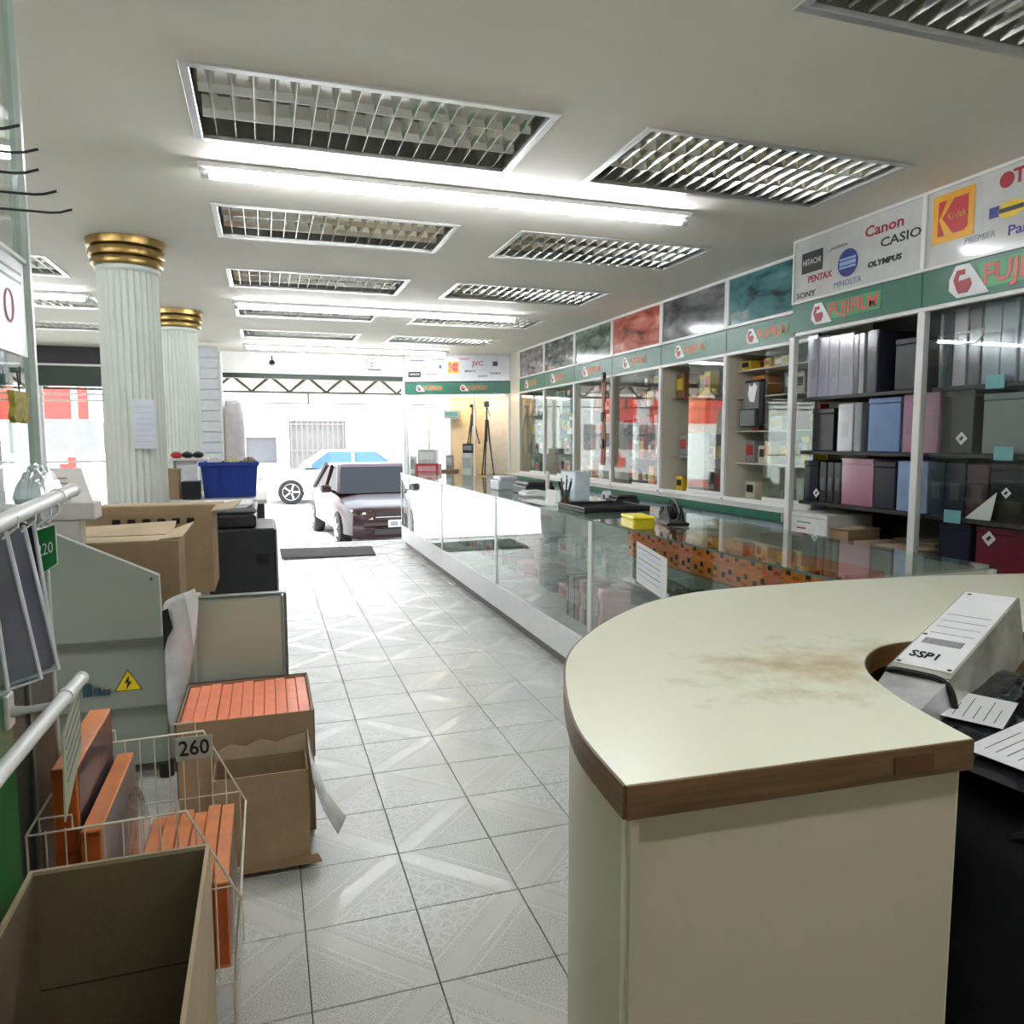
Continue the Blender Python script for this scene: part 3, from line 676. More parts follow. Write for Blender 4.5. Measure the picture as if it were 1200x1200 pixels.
# row 2
for a in [(3.545, 3.72, .245, BLK, 'black album box at the far end of the second album shelf', 'album_box'),
          (3.40, 3.51, .265, WHT, 'glossy white album on the second shelf', 'photo_album'),
          (3.335, 3.385, .265, (.3, .33, .34), 'grey album standing beside the glossy white one', 'photo_album'),
          (3.07, 3.285, .285, (.14, .24, .45), 'wide cornflower blue album box on the second shelf', 'album_box'),
          (2.965, 3.05, .29, (.55, .22, .34), 'pink album between the blue box and the white post', 'photo_album'),
          (2.835, 2.94, .30, (.55, .22, .34), 'pink album behind the post on the second shelf', 'photo_album')]:
    album(a[0], a[1], z3, a[2], a[3], a[4], name=a[5], film=(a[5] == 'photo_album'))
album(2.645, 2.82, z3, .30, (.006, .006, .006), 'black album in crinkled film with a white diamond price tag', tag_=(2.70, z3+.07, .045), film=True, name='album_box')
album(2.28, 2.60, z3, .27, (.20, .23, .21), 'wide grey-green framed album leaning on the second shelf', name='album_box')
album(2.05, 2.26, z3, .27, BLK, 'black album box at the near end of the second shelf', name='album_box')
# row 3
album(3.66, 3.78, z2, .24, (.012, .012, .022), 'dark slanted album with a white price tag at the far end of the third shelf', tag_=(3.66, z2+.05, .04), name='album_box', lean=.0)
album(3.59, 3.645, z2, .235, BLK, 'black album third shelf, next to the one with the price tag')
album(3.53, 3.58, z2, .235, BLK, 'black album third shelf, second from the one with the price tag')
album(3.475, 3.525, z2, .235, BLK, 'black album third shelf, beside the pink box')
album(3.235, 3.465, z2, .26, (.62, .25, .36), 'big shiny pink album box on the third shelf', name='album_box', film=True)
album(3.085, 3.225, z2, .25, NAV, 'navy album box between pink and light blue ones on the third shelf', name='album_box')
album(2.99, 3.07, z2, .255, (.22, .33, .55), 'light blue album beside the white post on the third shelf')
album(2.885, 2.93, z2, .26, (.30, .42, .60), 'slim light blue album behind the post on the third shelf', film=True)
album(2.785, 2.88, z2, .255, (.008, .025, .045), 'dark teal album on the third shelf')
album(2.675, 2.78, z2, .255, (.005, .014, .025), 'blackish teal album next to the dark teal one')
album(2.555, 2.665, z2, .25, (.055, .012, .018), 'maroon album on the third shelf')
album(2.37, 2.545, z2, .26, BLK, 'black album box with grey diamond mark on the third shelf', tag_=(2.46, z2+.13, .035), name='album_box')
album(2.1, 2.35, z2, .25, (.05, .05, .05), 'charcoal album box at the near end of the third shelf', name='album_box')
sl = thing('leaning_card', 'folded white printed card leaning before the maroon album', 'card', (3.08, 2.56, z2))
link('card', MB().prism([(3.085, 2.65, z2+.001), (3.085, 2.52, z2+.001), (3.09, 2.50, z2+.13)], (-.002, 0, 0)), PAPER, sl)
# row 4
album(2.63, 2.80, z1, .255, (.006, .009, .03), 'navy album box on the lowest shelf', name='album_box')
album(2.32, 2.60, z1, .25, (.17, .012, .03), 'crimson album box with slanted white price tag on the lowest shelf', name='album_box', tag_=(2.53, z1+.2, .05))
album(2.0, 2.28, z1, .25, (.25, .03, .05), 'dark crimson album box at the near end of the lowest shelf', name='album_box')
for (y, z, lab) in ((2.52, 1.70, 'cyan price card on the edge of the top album shelf'), (2.46, 1.385, 'cyan price card on the edge of the second album shelf'), (2.70, 1.085, 'cyan price card on the edge of the third album shelf')):
    p_ = thing('price_card', lab, 'price tag', (3.06, y, z-.03))
    link('card', MB().box(3.062, 3.066, y-.045, y+.045, z-.03, z+.03), pm('cyan_card', (.22, .52, .55), .5), p_)
    pass
# bottom compartment of the far bay
wb = thing('white_carton', 'white carton with printed red and blue lines in the lowest shelf, far end', 'box', (3.13, 3.64, z1))
link('carton', MB().cbox(3.005, 3.33, 3.46, 3.765, z1, z1+.215, .003), cmat('white'), wb)
link('lid_seam', MB().box(3.003, 3.005, 3.47, 3.755, z1+.19, z1+.193), INK_G, wb)
for k, (c, w_) in enumerate(((INK_G, .12), (INK_R, .08), (INK_R, .10), (INK_R, .05))): link('printed_line', MB().box(3.003, 3.0045, 3.76-.05-w_, 3.71, z1+.16-.035*k-.004, z1+.16-.035*k+.004), c, wb)
for k, (ya, yb, h, c, lb, x0) in enumerate([(3.31, 3.455, .15, 'CARD', 'brown cardboard box beside the white carton', 3.02), (3.19, 3.30, .09, 'CARDL', 'small open cardboard box on the lowest shelf, left of the flat one', 3.05), (2.92, 3.18, .085, 'CARDL', 'flat wide cardboard box on the lowest shelf beside the post', 3.04), (3.0, 3.28, .1, 'CARD', 'brown carton lying at the back of the lowest shelf', 3.30)]):
    bxx = thing('cardboard_box', lb, 'box', (x0+.1, (ya+yb)/2, z1))
    link('carton', MB().cbox(x0, x0+.22, ya, yb, z1, z1+h, .003), globals()[c], bxx)
    link('flap', MB().box(x0-.01, x0+.1, ya, yb, z1+h, z1+h+.003), CARDL, bxx)
    link('flap', MB().box(x0+.12, x0+.23, ya, yb, z1+h, z1+h+.003), CARDL, bxx)
# ================================================================ FAR CORNER UNIT (slightly turned)
A0 = Vector((1.875, 10.50, 0)); A1 = Vector((3.20, 9.86, 0)); fdir = (A1-A0).normalized(); ang = math.atan2(fdir.y, fdir.x); FL = (A1-A0).length
cu = thing('corner_cabinet', 'white framed glass display cabinet with green header in the far right corner', 'cabinet', tuple(A0), ang)
def LB(x0, x1, y0, y1, z0, z1, c=0): return MB().cbox(x0, x1, y0, y1, z0, z1, c) if c else MB().box(x0, x1, y0, y1, z0, z1)
PEACH = pm('peach_board', (.95, .70, .44), .6)
link('back_panel', LB(.58, 1.06, .36, .38, .63, 2.06), PEACH, cu, local=True)
link('back_panel', LB(1.061, FL-.013, .36, .38, .63, 2.06), pm('pinkish_white_board', (.9, .80, .75), .6), cu, local=True)
link('side_panel', LB(FL-.012, FL, .0, .36, .0, 2.06), CREAM, cu, local=True)
link('base_box', LB(0.0, FL, .0, .38, .0, .62), WHITE, cu, local=True)
link('cabinet_lamp', LB(.2, FL-.1, .03, .05, 2.035, 2.05), emat('warm_cabinet_lamp', (1, .78, .55), 14.), cu, local=True)
link('top_board', LB(0, FL, 0, .38, 2.06, 2.08), WHITE, cu, local=True)
for x in (0, .96, FL-.03): link('frame_post', LB(x, x+.03, -.01, .02, .6, 2.07, .003), ALUW, cu, local=True)
link('glass_pane', LB(.03, .96, .0, .005, .62, 2.06), GLASS, cu, local=True)
link('glass_pane', LB(.99, FL-.03, .0, .005, .62, 2.06), GLASS, cu, local=True)
link('glass_side', LB(.0, .005, .02, .36, .62, 2.06), GLASS, cu, local=True)
for z in (.95,): link('shelf', LB(.03, FL-.03, .03, .35, z, z+.008), GLASSG, cu, local=True)
link('header', LB(0, FL, -.012, .01, 2.075, 2.235), GREEN, cu, local=True)
for x in (.38, 1.0): brand_strip(cu, 0, 0, 0, .085, org=(x, -.013, 2.155), right=(1, 0, 0), local=True)
link('name_board', LB(0, FL, -.014, .02, 2.245, 2.597), pm('pale_blue_grey_acrylic', (.62, .63, .68), .15), cu, local=True)
square_logo(cu, (.69, -.016, 2.435), (1, 0, 0), .165, local=True)
def TL(txt, x, z, s, m, w): lettering(txt, s, (x, -.0155, z), (1, 0, 0), UP, m, cu, width=w, local=True, bold=.001)
link('black_plate', plate((.14, -.015, 2.345), (1, 0, 0), UP, .18, .075), INK_K, cu, local=True)
lettering('HITACHI', .035, (.14, -.018, 2.345), (1, 0, 0), UP, INK_W, cu, width=.13, local=True)
TL('Panasonic', .18, 2.535, .035, INK_B, .2); TL('OLYMPUS', .47, 2.54, .035, INK_G, .17); TL('PENTAX', .32, 2.455, .04, INK_R, .17); TL('Canon', .36, 2.35, .045, INK_R, .17)
TL('JVC', 1.03, 2.48, .09, INK_R, .16); TL('MINOLTA', .92, 2.38, .035, INK_K, .15); TL('CASIO', 1.27, 2.345, .035, INK_K, .15); TL('SONY', 1.1, 2.31, .03, INK_K, .13); TL('YASHICA', .84, 2.545, .03, INK_R, .15)
link('blue_mark', disc((.505, -.015, 2.45), (1, 0, 0), UP, .04, .06), INK_B, cu, local=True)
link('black_square', plate((1.27, -.015, 2.475), (1, 0, 0), UP, .07, .06), INK_K, cu, local=True)
def CL(x, y, z): v = A0+Vector((math.cos(ang), math.sin(ang), 0))*x+Vector((-math.sin(ang), math.cos(ang), 0))*y; return (v.x, v.y, z)
# contents
def local_box(name, label, cat, x0, x1, y0, y1, z, h, col, group='goods in the corner cabinet', stripe=None):
    p = CL((x0+x1)/2, (y0+y1)/2, z); t_ = thing(name, label, cat, p, ang, group=group)
    w_, d_ = (x1-x0)/2, (y1-y0)/2
    link('carton', MB().cbox(-w_, w_, -d_, d_, 0, h, .003), cmat(col), t_, local=True)
    if stripe: link('printed_label', MB().box(-w_*.8, w_*.8, -d_-.002, -d_, h*.3, h*.8), cmat(stripe), t_, local=True)
    return t_
local_box('product_box', 'wide red box on the shelf of the corner cabinet', 'box', .12, .44, .06, .3, .959, .15, 'red', stripe='pink')
local_box('product_box', 'silver box standing on top of the red box in the corner cabinet', 'box', .14, .40, .08, .28, 1.11, .2, 'silver', stripe='white')
local_box('product_box', 'small white box at the left end of the corner cabinet shelf', 'box', .035, .105, .06, .2, .959, .26, 'white', stripe='grey')
local_box('product_box', 'brown box right of the red box in the corner cabinet', 'box', .49, .70, .06, .25, .959, .07, 'brown')
local_box('product_box', 'white tall box below the black screen in the corner cabinet', 'box', .78, .92, .06, .25, .959, .30, 'white', stripe='silver')
local_box('product_box', 'black display box on the white tall box in the corner cabinet', 'box', .79, .93, .08, .2, 1.26, .13, 'black', stripe='grey')
local_box('product_box', 'grey box standing near the middle post of the corner cabinet', 'box', .54, .64, .1, .2, 1.032, .2, 'grey', stripe='silver')
local_box('product_box', 'teal poster tube box in the corner cabinet', 'box', .50, .72, .2, .3, 1.75, .11, 'grey', stripe='teal')
link('bracket', LB(.5, .72, .19, .36, 1.74, 1.748), ALU, cu, local=True)
def tripod(x, y, z, h, label):
    t_ = thing('tripod', label, 'tripod', CL(x, y, z), ang)
    for k in range(3):
        a = math.pi*2*k/3+.4; r = .10
        l = link('leg', MB().tube([(r*math.cos(a), r*math.sin(a), 0), (r*.35*math.cos(a), r*.35*math.sin(a), h*.5), (.015*math.cos(a), .015*math.sin(a), h*.75)], [.008, .011, .013], 8), BLACK, t_, local=True, smooth=True)
        link('foot', MB().lathe([(.012, -.002), (.012, .02)], (r*math.cos(a), r*math.sin(a), 0), 8), BLACKR, l, local=True)
    link('centre_column', MB().tube([(0, 0, h*.45), (0, 0, h*.92)], .011, 8), DARKM, t_, local=True, smooth=True)
    link('head', MB().cbox(-.035, .035, -.03, .03, h*.92, h, .01), BLACK, t_, local=True)
    link('pan_handle', MB().tube([(0, 0, h*.94), (.06, -.09, h*.8)], .006, 6), BLACK, t_, local=True)
tripod(1.12, .16, .959, 1.02, 'tall black tripod standing on the shelf of the corner cabinet, right of the post')
tripod(.90, .24, 1.391, .55, 'small black tripod in front of the peach board of the corner cabinet')

# ================================================================ SHOWCASE COUNTERS
SB = [1.955, 3.90, 5.76, 7.72, 9.60, 10.20]
sn = ['nearest the desk', 'second from the desk', 'third from the desk', 'fourth from the desk', 'at the entrance end']
XS0, XS1 = 1.745, 2.44
CONC = pm('white_plinth_board', (.74, .75, .76), .4, noise=.03)
for i in range(5):
    y0, y1 = SB[i], SB[i+1]
    s = thing('glass_showcase', f'glass counter showcase on a white plinth, {sn[i]}', 'showcase', ((XS0+XS1)/2, (y0+y1)/2, 0), group='row of glass showcases')
    link('toe_kick', MB().box(XS0+.05, XS1-.05, y0+.003, y1-.003, 0, .09), pm('grey_toe_kick', (.22, .20, .19), .6), s)
    link('plinth', MB().cbox(XS0-.005, XS1, y0+.003, y1-.003, .09, .285, .003), CONC, s)
    link('back_panel', MB().box(XS1-.02, XS1-.005, y0+.02, y1-.02, .29, .985), CREAM if i == 0 else WHITE, s)
    link('glass_front', MB().box(XS0, XS0+.006, y0+.012, y1-.012, .286, .988), SHOWG, s)
    link('glass_top', MB().box(XS0-.012, XS1+.015, y0+.002, y1-.002, .99, .999), GLASSG, s)
    link('glass_edge', MB().box(XS0-.0135, XS0-.012, y0+.002, y1-.002, .990, .999), pm('glass_edge_green', (.10, .16, .13), .15), s)
    for (xa, ya) in ((XS0-.004, y0+.002), (XS0-.004, y1-.024), (XS1-.02, y0+.002), (XS1-.02, y1-.024)):
        if i and ya > y1-.1 and i < 3: pass
        link('frame_post', MB().cbox(xa, xa+.022, ya, ya+.022, .285, .99, .002), ALUW, s)
    link('shelf', MB().box(XS0+.10, XS1-.025, y0+.03, y1-.03, .62, .628), GLASSG, s)
    link('floor_board', MB().box(XS0+.01, XS1-.025, y0+.03, y1-.03, .286, .30), WHITE, s)
# orange film cartons in the nearest showcase, two layers on a raised shelf at the back
sc0 = bpy.data.objects['glass_showcase']
link('raised_shelf', MB().box(1.93, 2.415, 2.0, 3.87, .795, .801), GLASSG, sc0)
k = 0
for lay in range(2):
    y = 2.13 if lay == 0 else 2.16
    n = 0
    while y < 3.78:
        wd = .112
        x0 = 1.955+(.01 if lay else 0); z = .8015+lay*.083
        bx = thing('film_box', f'{ORD[n]} orange film carton from the near end, {"lower" if lay == 0 else "upper"} layer in the showcase', 'box', (x0+.09, y+wd/2, z), group=f'orange film cartons in the {"lower" if lay == 0 else "upper"} layer')
        link('carton', MB().cbox(x0, x0+.18, y, y+wd, z, z+.081, .002), pm('vivid_orange_card', (.95, .26, .03), .4, noise=.1) if n % 3 else ORANGES, bx)
        for q in range(2): link('black_mark', MB().box(x0-.0012, x0, y+.014+q*.05, y+.04+q*.05, z+.045-(.02 if q else 0), z+.068-(.02 if q else 0)), INK_K, bx)
        link('yellow_mark', MB().box(x0-.0012, x0, y+.014, y+.05, z+.012, z+.026), pm('dark_orange_ink', (.45, .08, .01), .5), bx)
        y += wd+.003; n += 1
# price sheet on glass, wrapped goods on shelf
pl_ = thing('price_sheet', 'white printed sheet taped on the glass of the nearest showcase', 'paper', (1.77, 3.17, .66))
link('sheet', MB().prism([(1.7435, 3.33, .745), (1.7435, 3.03, .70), (1.7435, 3.03, .90), (1.7435, 3.33, .945)], (-.0015, 0, 0)), PAPER, pl_)
for k in range(6): link('text_line', MB().prism([(1.7415, 3.31, .918-.027*k), (1.7415, 3.09, .885-.027*k), (1.7415, 3.09, .889-.027*k), (1.7415, 3.31, .922-.027*k)], (-.0005, 0, 0)), INK_LB if k % 2 else INK_G, pl_)
def pouch(name, c, sx, sy, sz, mat, label, cat='packet', seed=1, rz=0, group=None, inner=None):
    """pillow-like wrapped packet"""
    rg = random.Random(seed); m = MB(); nu, nv = 18, 12
    for side in (1, -1):
        for i in range(nu+1):
            for j in range(nv+1):
                u, v = i/nu, j/nv; e = (math.sin(math.pi*u)*math.sin(math.pi*v))**.35
                zz = side*sz/2*e+rg.uniform(-.06, .06)*sz*e
                m.v.append((c[0]+sx*(u-.5), c[1]+sy*(v-.5), c[2]+sz/2+zz))
    q = (nu+1)*(nv+1)
    for s_ in (0, 1):
        for i in range(nu):
            for j in range(nv):
                a = s_*q+i*(nv+1)+j; f = (a, a+nv+1, a+nv+2, a+1); m.f.append(f if s_ == 0 else f[::-1])
    m.rot(rz, 'Z', c)
    return solo(name, m, mat, label, cat, group, smooth=False)
FILMG = pm('grey_green_wrapped_goods', (.22, .24, .21), .15, coat=.5, noise=.3, scale=20)
FILMD = pm('dark_wrapped_goods', (.06, .065, .06), .12, coat=.6, noise=.5, scale=14)
FILML = pm('pale_wrapped_goods', (.55, .57, .56), .15, coat=.6, noise=.25, scale=20)
pouch('wrapped_packet', (1.99, 3.60, .63), .22, .38, .07, FILML, 'crumpled clear-wrapped silver packet at the far end of the nearest showcase shelf', seed=2)
pouch('wrapped_packet', (1.98, 3.16, .63), .24, .40, .08, FILMD, 'dark wrapped packet lying behind the price sheet', seed=3)
pouch('wrapped_packet', (2.0, 2.72, .63), .26, .40, .07, FILMG, 'grey-green wrapped packet on the nearest showcase shelf beside the dark one', seed=4)
pouch('wrapped_packet', (2.0, 2.28, .63), .26, .36, .06, FILMD, 'dark wrapped packet at the near end of the nearest showcase shelf', seed=5)
# second showcase goods
for k in range(7):
    y = 3.95+k*.075
    bx = thing('product_box', f'{ORD[k]} silver-green blister pack from the near end of the second showcase', 'box', (1.95, y+.03, .629), group='blister packs in the second showcase')
    link('carton', MB().cbox(1.87, 2.03, y, y+.066, .629, .629+.19, .003), pm('silver_green_card', (.50, .58, .53), .25, noise=.35, scale=40), bx)
    link('printed_label', MB().box(1.8685, 1.87, y+.008, y+.058, .70, .78), [cmat('white'), cmat('teal'), cmat('silver')][k % 3], bx)
for k in range(16):
    y = 3.95+k*.035; c = ['pink', 'white', 'red', 'grey', 'navy', 'silver', 'pink', 'black'][k % 8]
    bk = thing('picture_book', f'{ORD[k]} thin standing album ({c}) from the near end of the second showcase', 'book', (1.93, y+.014, .301), group='thin albums in the second showcase')
    link('cover', MB().cbox(1.85, 2.03, y, y+.029, .301, .301+.27, .002), cmat(c), bk); link('spine_label', MB().box(1.849, 1.85, y+.006, y+.023, .40, .50), cmat('white' if c != 'white' else 'grey'), bk)
# third-fifth showcases : sparse goods
rg = random.Random(11)
for si in (1, 2, 3, 4):
    for lev in (.301, .629):
        y = SB[si]+(.66 if si == 1 else .08); k = 0
        while y < SB[si+1]-.25:
            wd = rg.uniform(.12, .24); h = rg.uniform(.08, .2); c = rg.choice(['white', 'silver', 'cream', 'grey', 'pink', 'lavender'])
            bx = thing('product_box', f'{c} goods box, {ORD[k]} from near end, {"lower" if lev < .5 else "upper"} level, {ORD[si]} showcase', 'box', (2.15, y+wd/2, lev), group=f'goods in the showcase {sn[si]}')
            link('carton', MB().cbox(2.02, 2.25, y, y+wd, lev, lev+h, .003), cmat(c), bx)
            link('printed_label', MB().box(2.0185, 2.02, y+wd*.2, y+wd*.8, lev+h*.3, lev+h*.7), cmat('red' if k % 2 else 'blue'), bx)
            y += wd+rg.uniform(.05, .2); k += 1

# ---------------- things on the showcase tops (z = .999)
ZT = 1.0
t_ = thing('yellow_box', 'bright yellow box on the showcase top near the price sheet', 'box', (1.79, 3.42, ZT), -.15)
link('tub', MB().cbox(-.055, .06, -.10, .10, 0, .05, .006), pm('yellow_plastic', (.80, .66, .02), .35), t_, local=True)
link('lid', MB().cbox(-.057, .062, -.102, .102, .0505, .066, .006), pm('yellow_lid', (.86, .72, .03), .3), t_, local=True)
# tape dispenser (black)
t_ = thing('tape_dispenser', 'black desktop tape dispenser on the showcase top beside the yellow box', 'dispenser', (2.05, 3.52, ZT), -.25)
link('base', MB().cbox(-.06, .06, -.12, .12, 0, .018, .006), BLACK, t_, local=True)
body = [(-.0, -.12, .018), (0, -.10, .018), (0, .11, .018), (0, .125, .06), (0, .09, .045), (0, .05, .05), (0, .01, .095), (0, -.03, .10), (0, -.06, .07)]
link('side_plate', MB().prism([(-.04, p[1], p[2]) for p in body[1:]], (.008, 0, 0)), BLACK, t_, local=True)
link('side_plate', MB().prism([(.032, p[1], p[2]) for p in body[1:]], (.008, 0, 0)), BLACK, t_, local=True)
link('tape_roll', MB().lathe([(.02, -.012), (.042, -.012), (.042, .012), (.02, .012)], (0, -.02, .068), 20, 'x'), pm('dark_tape', (.03, .03, .03), .2), t_, local=True, smooth=True)
link('cutter', MB().prism([(-.03, .108, .05), (.03, .108, .05), (.03, .13, .082), (-.03, .13, .082)], (0, .004, 0)), DARKM, t_, local=True)
link('cord_loop', MB().tube([(0, -.12, .03), (.0, -.15, .07), (0, -.06, .13), (0, .02, .13), (0, .08, .09)], .005, 6), BLACK, t_, local=True, smooth=True)
# black flat tray
t_ = thing('desk_tray', 'long flat black tray with a ribbed edge on the showcase top', 'tray', (2.02, 4.38, ZT))
link('tray_base', MB().cbox(1.83, 2.28, 4.18, 4.62, ZT, ZT+.016, .005), BLACK, t_)
for q in ((1.83, 1.845, 4.18, 4.62), (2.265, 2.28, 4.18, 4.62), (1.845, 2.265, 4.18, 4.195), (1.845, 2.265, 4.605, 4.62)): link('rim', MB().cbox(*q, ZT+.016, ZT+.036, .003), CHAR, t_)
for k in range(6): link('rib', MB().box(1.85, 2.26, 4.24+k*.06, 4.25+k*.06, ZT+.0165, ZT+.021), DARKM, t_)
# organiser: light box with scissors and pens
t_ = thing('desk_organiser', 'pale blue desk organiser behind the black tray', 'organiser', (2.16, 5.2, ZT))
link('back_box', MB().cbox(2.14, 2.26, 5.06, 5.34, ZT, ZT+.21, .006), pm('pale_blue_plastic', (.60, .68, .72), .35), t_)
for a, b_ in ((5.13, .15), (5.22, .17), (5.28, .12)): link('hole', MB().lathe([(.014, 0), (.014, .002)], (2.138, a, ZT+b_), 12, 'x'), BLACK, t_)
cupm = glass_mat('cup_glass', (.8, .82, .8), .12, .05)
t_ = thing('pen_cup', 'clear cup with scissors and pens in front of the pale blue organiser', 'cup', (2.03, 4.98, ZT))
link('cup', MB().lathe([(.032, 0), (.034, .005), (.04, .09), (.037, .09), (.031, .008)], (2.03, 4.98, ZT), 20), cupm, t_, smooth=True)
link('red_base', MB().lathe([(.034, .0), (.034, .02)], (2.03, 4.98, ZT-.0), 20), cmat('red'), t_)
for n_ in range(7):
    a = n_*.9; link('pen' if n_ % 3 else 'scissors_handle', MB().tube([(2.03+.01*math.cos(a), 4.98+.01*math.sin(a), ZT+.01), (2.03+.045*math.cos(a), 4.98+.055*math.sin(a), ZT+.15+.01*(n_ % 3))], .005 if n_ % 3 else .008, 6), BLACK if n_ % 2 else CHAR, t_, smooth=True)
t_ = thing('paper_stand', 'small white card standing on the showcase top beside the pen cup', 'card', (1.86, 4.86, ZT))
link('card', MB().prism([(1.86, 4.95, ZT), (1.88, 4.80, ZT), (1.90, 4.80, ZT+.10), (1.88, 4.95, ZT+.10)], (.003, 0, 0)), PAPER, t_)
link('foot', MB().box(1.85, 1.96, 4.81, 4.94, ZT, ZT+.003), PAPER, t_)
t_ = thing('paper_sheet', 'white sheet lying flat on the showcase top left of the black tray', 'paper', (1.84, 4.98, ZT))
link('sheet', MB().prism([(1.80, 4.70, ZT), (1.93, 4.72, ZT), (1.92, 5.3, ZT), (1.79, 5.25, ZT)], (0, 0, .0015)), PAPER, t_)
t_ = thing('round_stamp', 'white round tape roll with dark core on the far side of the showcase top', 'tape', (2.27, 4.80, ZT))
link('roll', MB().lathe([(.02, -.02), (.045, -.02), (.045, .02), (.02, .02)], (2.27, 4.80, ZT+.045), 20, 'x'), PAPER, t_, smooth=True)
link('core', MB().lathe([(.021, -.021), (.021, .021)], (2.27, 4.80, ZT+.045), 16, 'x'), BLACK, t_, smooth=True)
for (x0, x1, y0, y1, h, m_, nm, lb) in [(2.22, 2.40, 4.55, 4.72, .07, CHAR, 'card_reader', 'charcoal box-like device at the far edge behind the black tray'),
                                (2.0, 2.25, 5.75, 6.1, .10, CHAR, 'receipt_printer', 'dark receipt printer on the third showcase top'),
                                (1.95, 2.15, 6.35, 6.6, .12, pm('pale_lilac_plastic', (.62, .62, .68), .4), 'display_box', 'pale lilac box left of the dark receipt printer'),
                                (1.92, 2.1, 5.52, 5.72, .045, PAPER, 'paper_pile', 'pile of white slips in front of the receipt printer')]:
    t_ = thing(nm, lb, 'device' if m_ is CHAR else ('box' if nm == 'display_box' else 'paper'), ((x0+x1)/2, (y0+y1)/2, ZT))
    link('body', MB().cbox(x0, x1, y0, y1, ZT, ZT+h*.7, .008), m_, t_)
    link('top', MB().cbox(x0+.02, x1-.01, y0+.01, y1-.01, ZT+h*.7, ZT+h, .008), m_, t_)
    if m_ is CHAR: link('slot', MB().box(x0+.03, x1-.03, y0+.03, y0+.04, ZT+h, ZT+h+.002), DARKM, t_)
t_ = thing('white_stand', 'slim pinkish display tube standing on the showcase behind the white card', 'stand', (2.10, 5.52, ZT))
link('tube', MB().tube([(2.10, 5.52, ZT+.008), (2.10, 5.52, ZT+.2)], .016, 10), pm('pinkish_white', (.8, .7, .68), .4), t_, smooth=True)
link('foot', MB().lathe([(.035, 0), (.035, .008)], (2.10, 5.52, ZT), 16), PAPER, t_)

# ================================================================ CURVED DESK
DZ = 1.0
def cat(pts, n=10):
    """Catmull-Rom through 2-D points"""
    out = []
    P = [pts[0]]+list(pts)+[pts[-1]]
    for i in range(1, len(P)-2):
        for k in range(n):
            t = k/n; a, b_, c, d = P[i-1], P[i], P[i+1], P[i+2]
            out.append(tuple(.5*((2*b_[j])+(-a[j]+c[j])*t+(2*a[j]-5*b_[j]+4*c[j]-d[j])*t*t+(-a[j]+3*b_[j]-3*c[j]+d[j])*t**3) for j in (0, 1)))
    out.append(tuple(pts[-1])); return out
outer = cat([(.434, .85), (.455, 1.06), (.535, 1.306), (.62, 1.47), (.745, 1.62), (.875, 1.74), (1.0, 1.83), (1.15, 1.895), (1.306, 1.924), (1.55, 1.93), (1.72, 1.93)])
outer2 = [(2.05, 1.90), (2.40, 1.83), (2.75, 1.74)]
inner = cat([(1.0, .825), (1.014, .90), (1.032, .98), (1.062, 1.065), (1.093, 1.13), (1.142, 1.192), (1.208, 1.245), (1.285, 1.28), (1.396, 1.285), (1.8, 1.26), (2.3, 1.22), (2.75, 1.15)], 6)
ring = outer+outer2+inner[::-1]
dk = thing('curved_desk', 'cream laminate counter desk with curved outer side, stained top and brown wooden edging', 'desk', (1.2, 1.4, 0))
def slab(ring, z0, z1):
    m = MB(); n = len(ring); m.v = [(x, y, z0) for x, y in ring]+[(x, y, z1) for x, y in ring]
    m.f = [tuple(range(n))[::-1], tuple(range(n, 2*n))]+[(i, (i+1) % n, (i+1) % n+n, i+n) for i in range(n)]
    return m
def tri_cap(o):
    bm = bmesh.new(); bm.from_mesh(o.data); bmesh.ops.triangulate(bm, faces=[f for f in bm.faces if len(f.verts) > 4]); bm.to_mesh(o.data); bm.free(); return o
tri_cap(link('desktop', slab(ring, DZ-.046, DZ), LAMI, dk))
def strip(path, z0, z1, th, sgn):
    """thin band following a 2-D path, offset outwards"""
    m = MB(); n = len(path); L1 = []
    for i, p in enumerate(path):
        a, b_ = Vector(path[max(0, i-1)]), Vector(path[min(n-1, i+1)]); d = (b_-a); d.normalize(); nn = Vector((-d.y, d.x))*sgn*th; L1.append((p[0]+nn.x, p[1]+nn.y))
    for q in (path, L1):
        m.v += [(x, y, z0) for x, y in q]+[(x, y, z1) for x, y in q]
    for i in range(n-1):
        m.f += [(i, i+1, n+i+1, n+i), (2*n+i, 3*n+i, 3*n+i+1, 2*n+i+1), (i, 2*n+i, 2*n+i+1, i+1), (n+i, n+i+1, 3*n+i+1, 3*n+i)]
    m.f += [(0, n, 3*n, 2*n), (n-1, 3*n-1, 4*n-1, 2*n-1)][:1]+[(n-1, 3*n-1, 4*n-1, 2*n-1)]
    return m
link('wooden_edging', strip([(1.0, .825)]+[(.434+.0, .85)], DZ-.047, DZ-.001, .004, 1), WOOD, dk)
link('wooden_edging', strip(outer+outer2, DZ-.047, DZ-.001, .004, 1), WOOD, dk)
link('inner_edging', strip(inner, DZ-.047, DZ-.002, .003, -1), WOOD, dk, label='wooden edging along the inner notch')
link('edge_scar', MB().prism([(.925, .8245, DZ-.036), (.855, .8275, DZ-.036), (.855, .8275, DZ-.012), (.925, .8245, DZ-.012)], (0, -.0022, 0)), pm('dark_wood_patch', (.09, .03, .01), .5), dk, label='dark patch on the wooden edging')
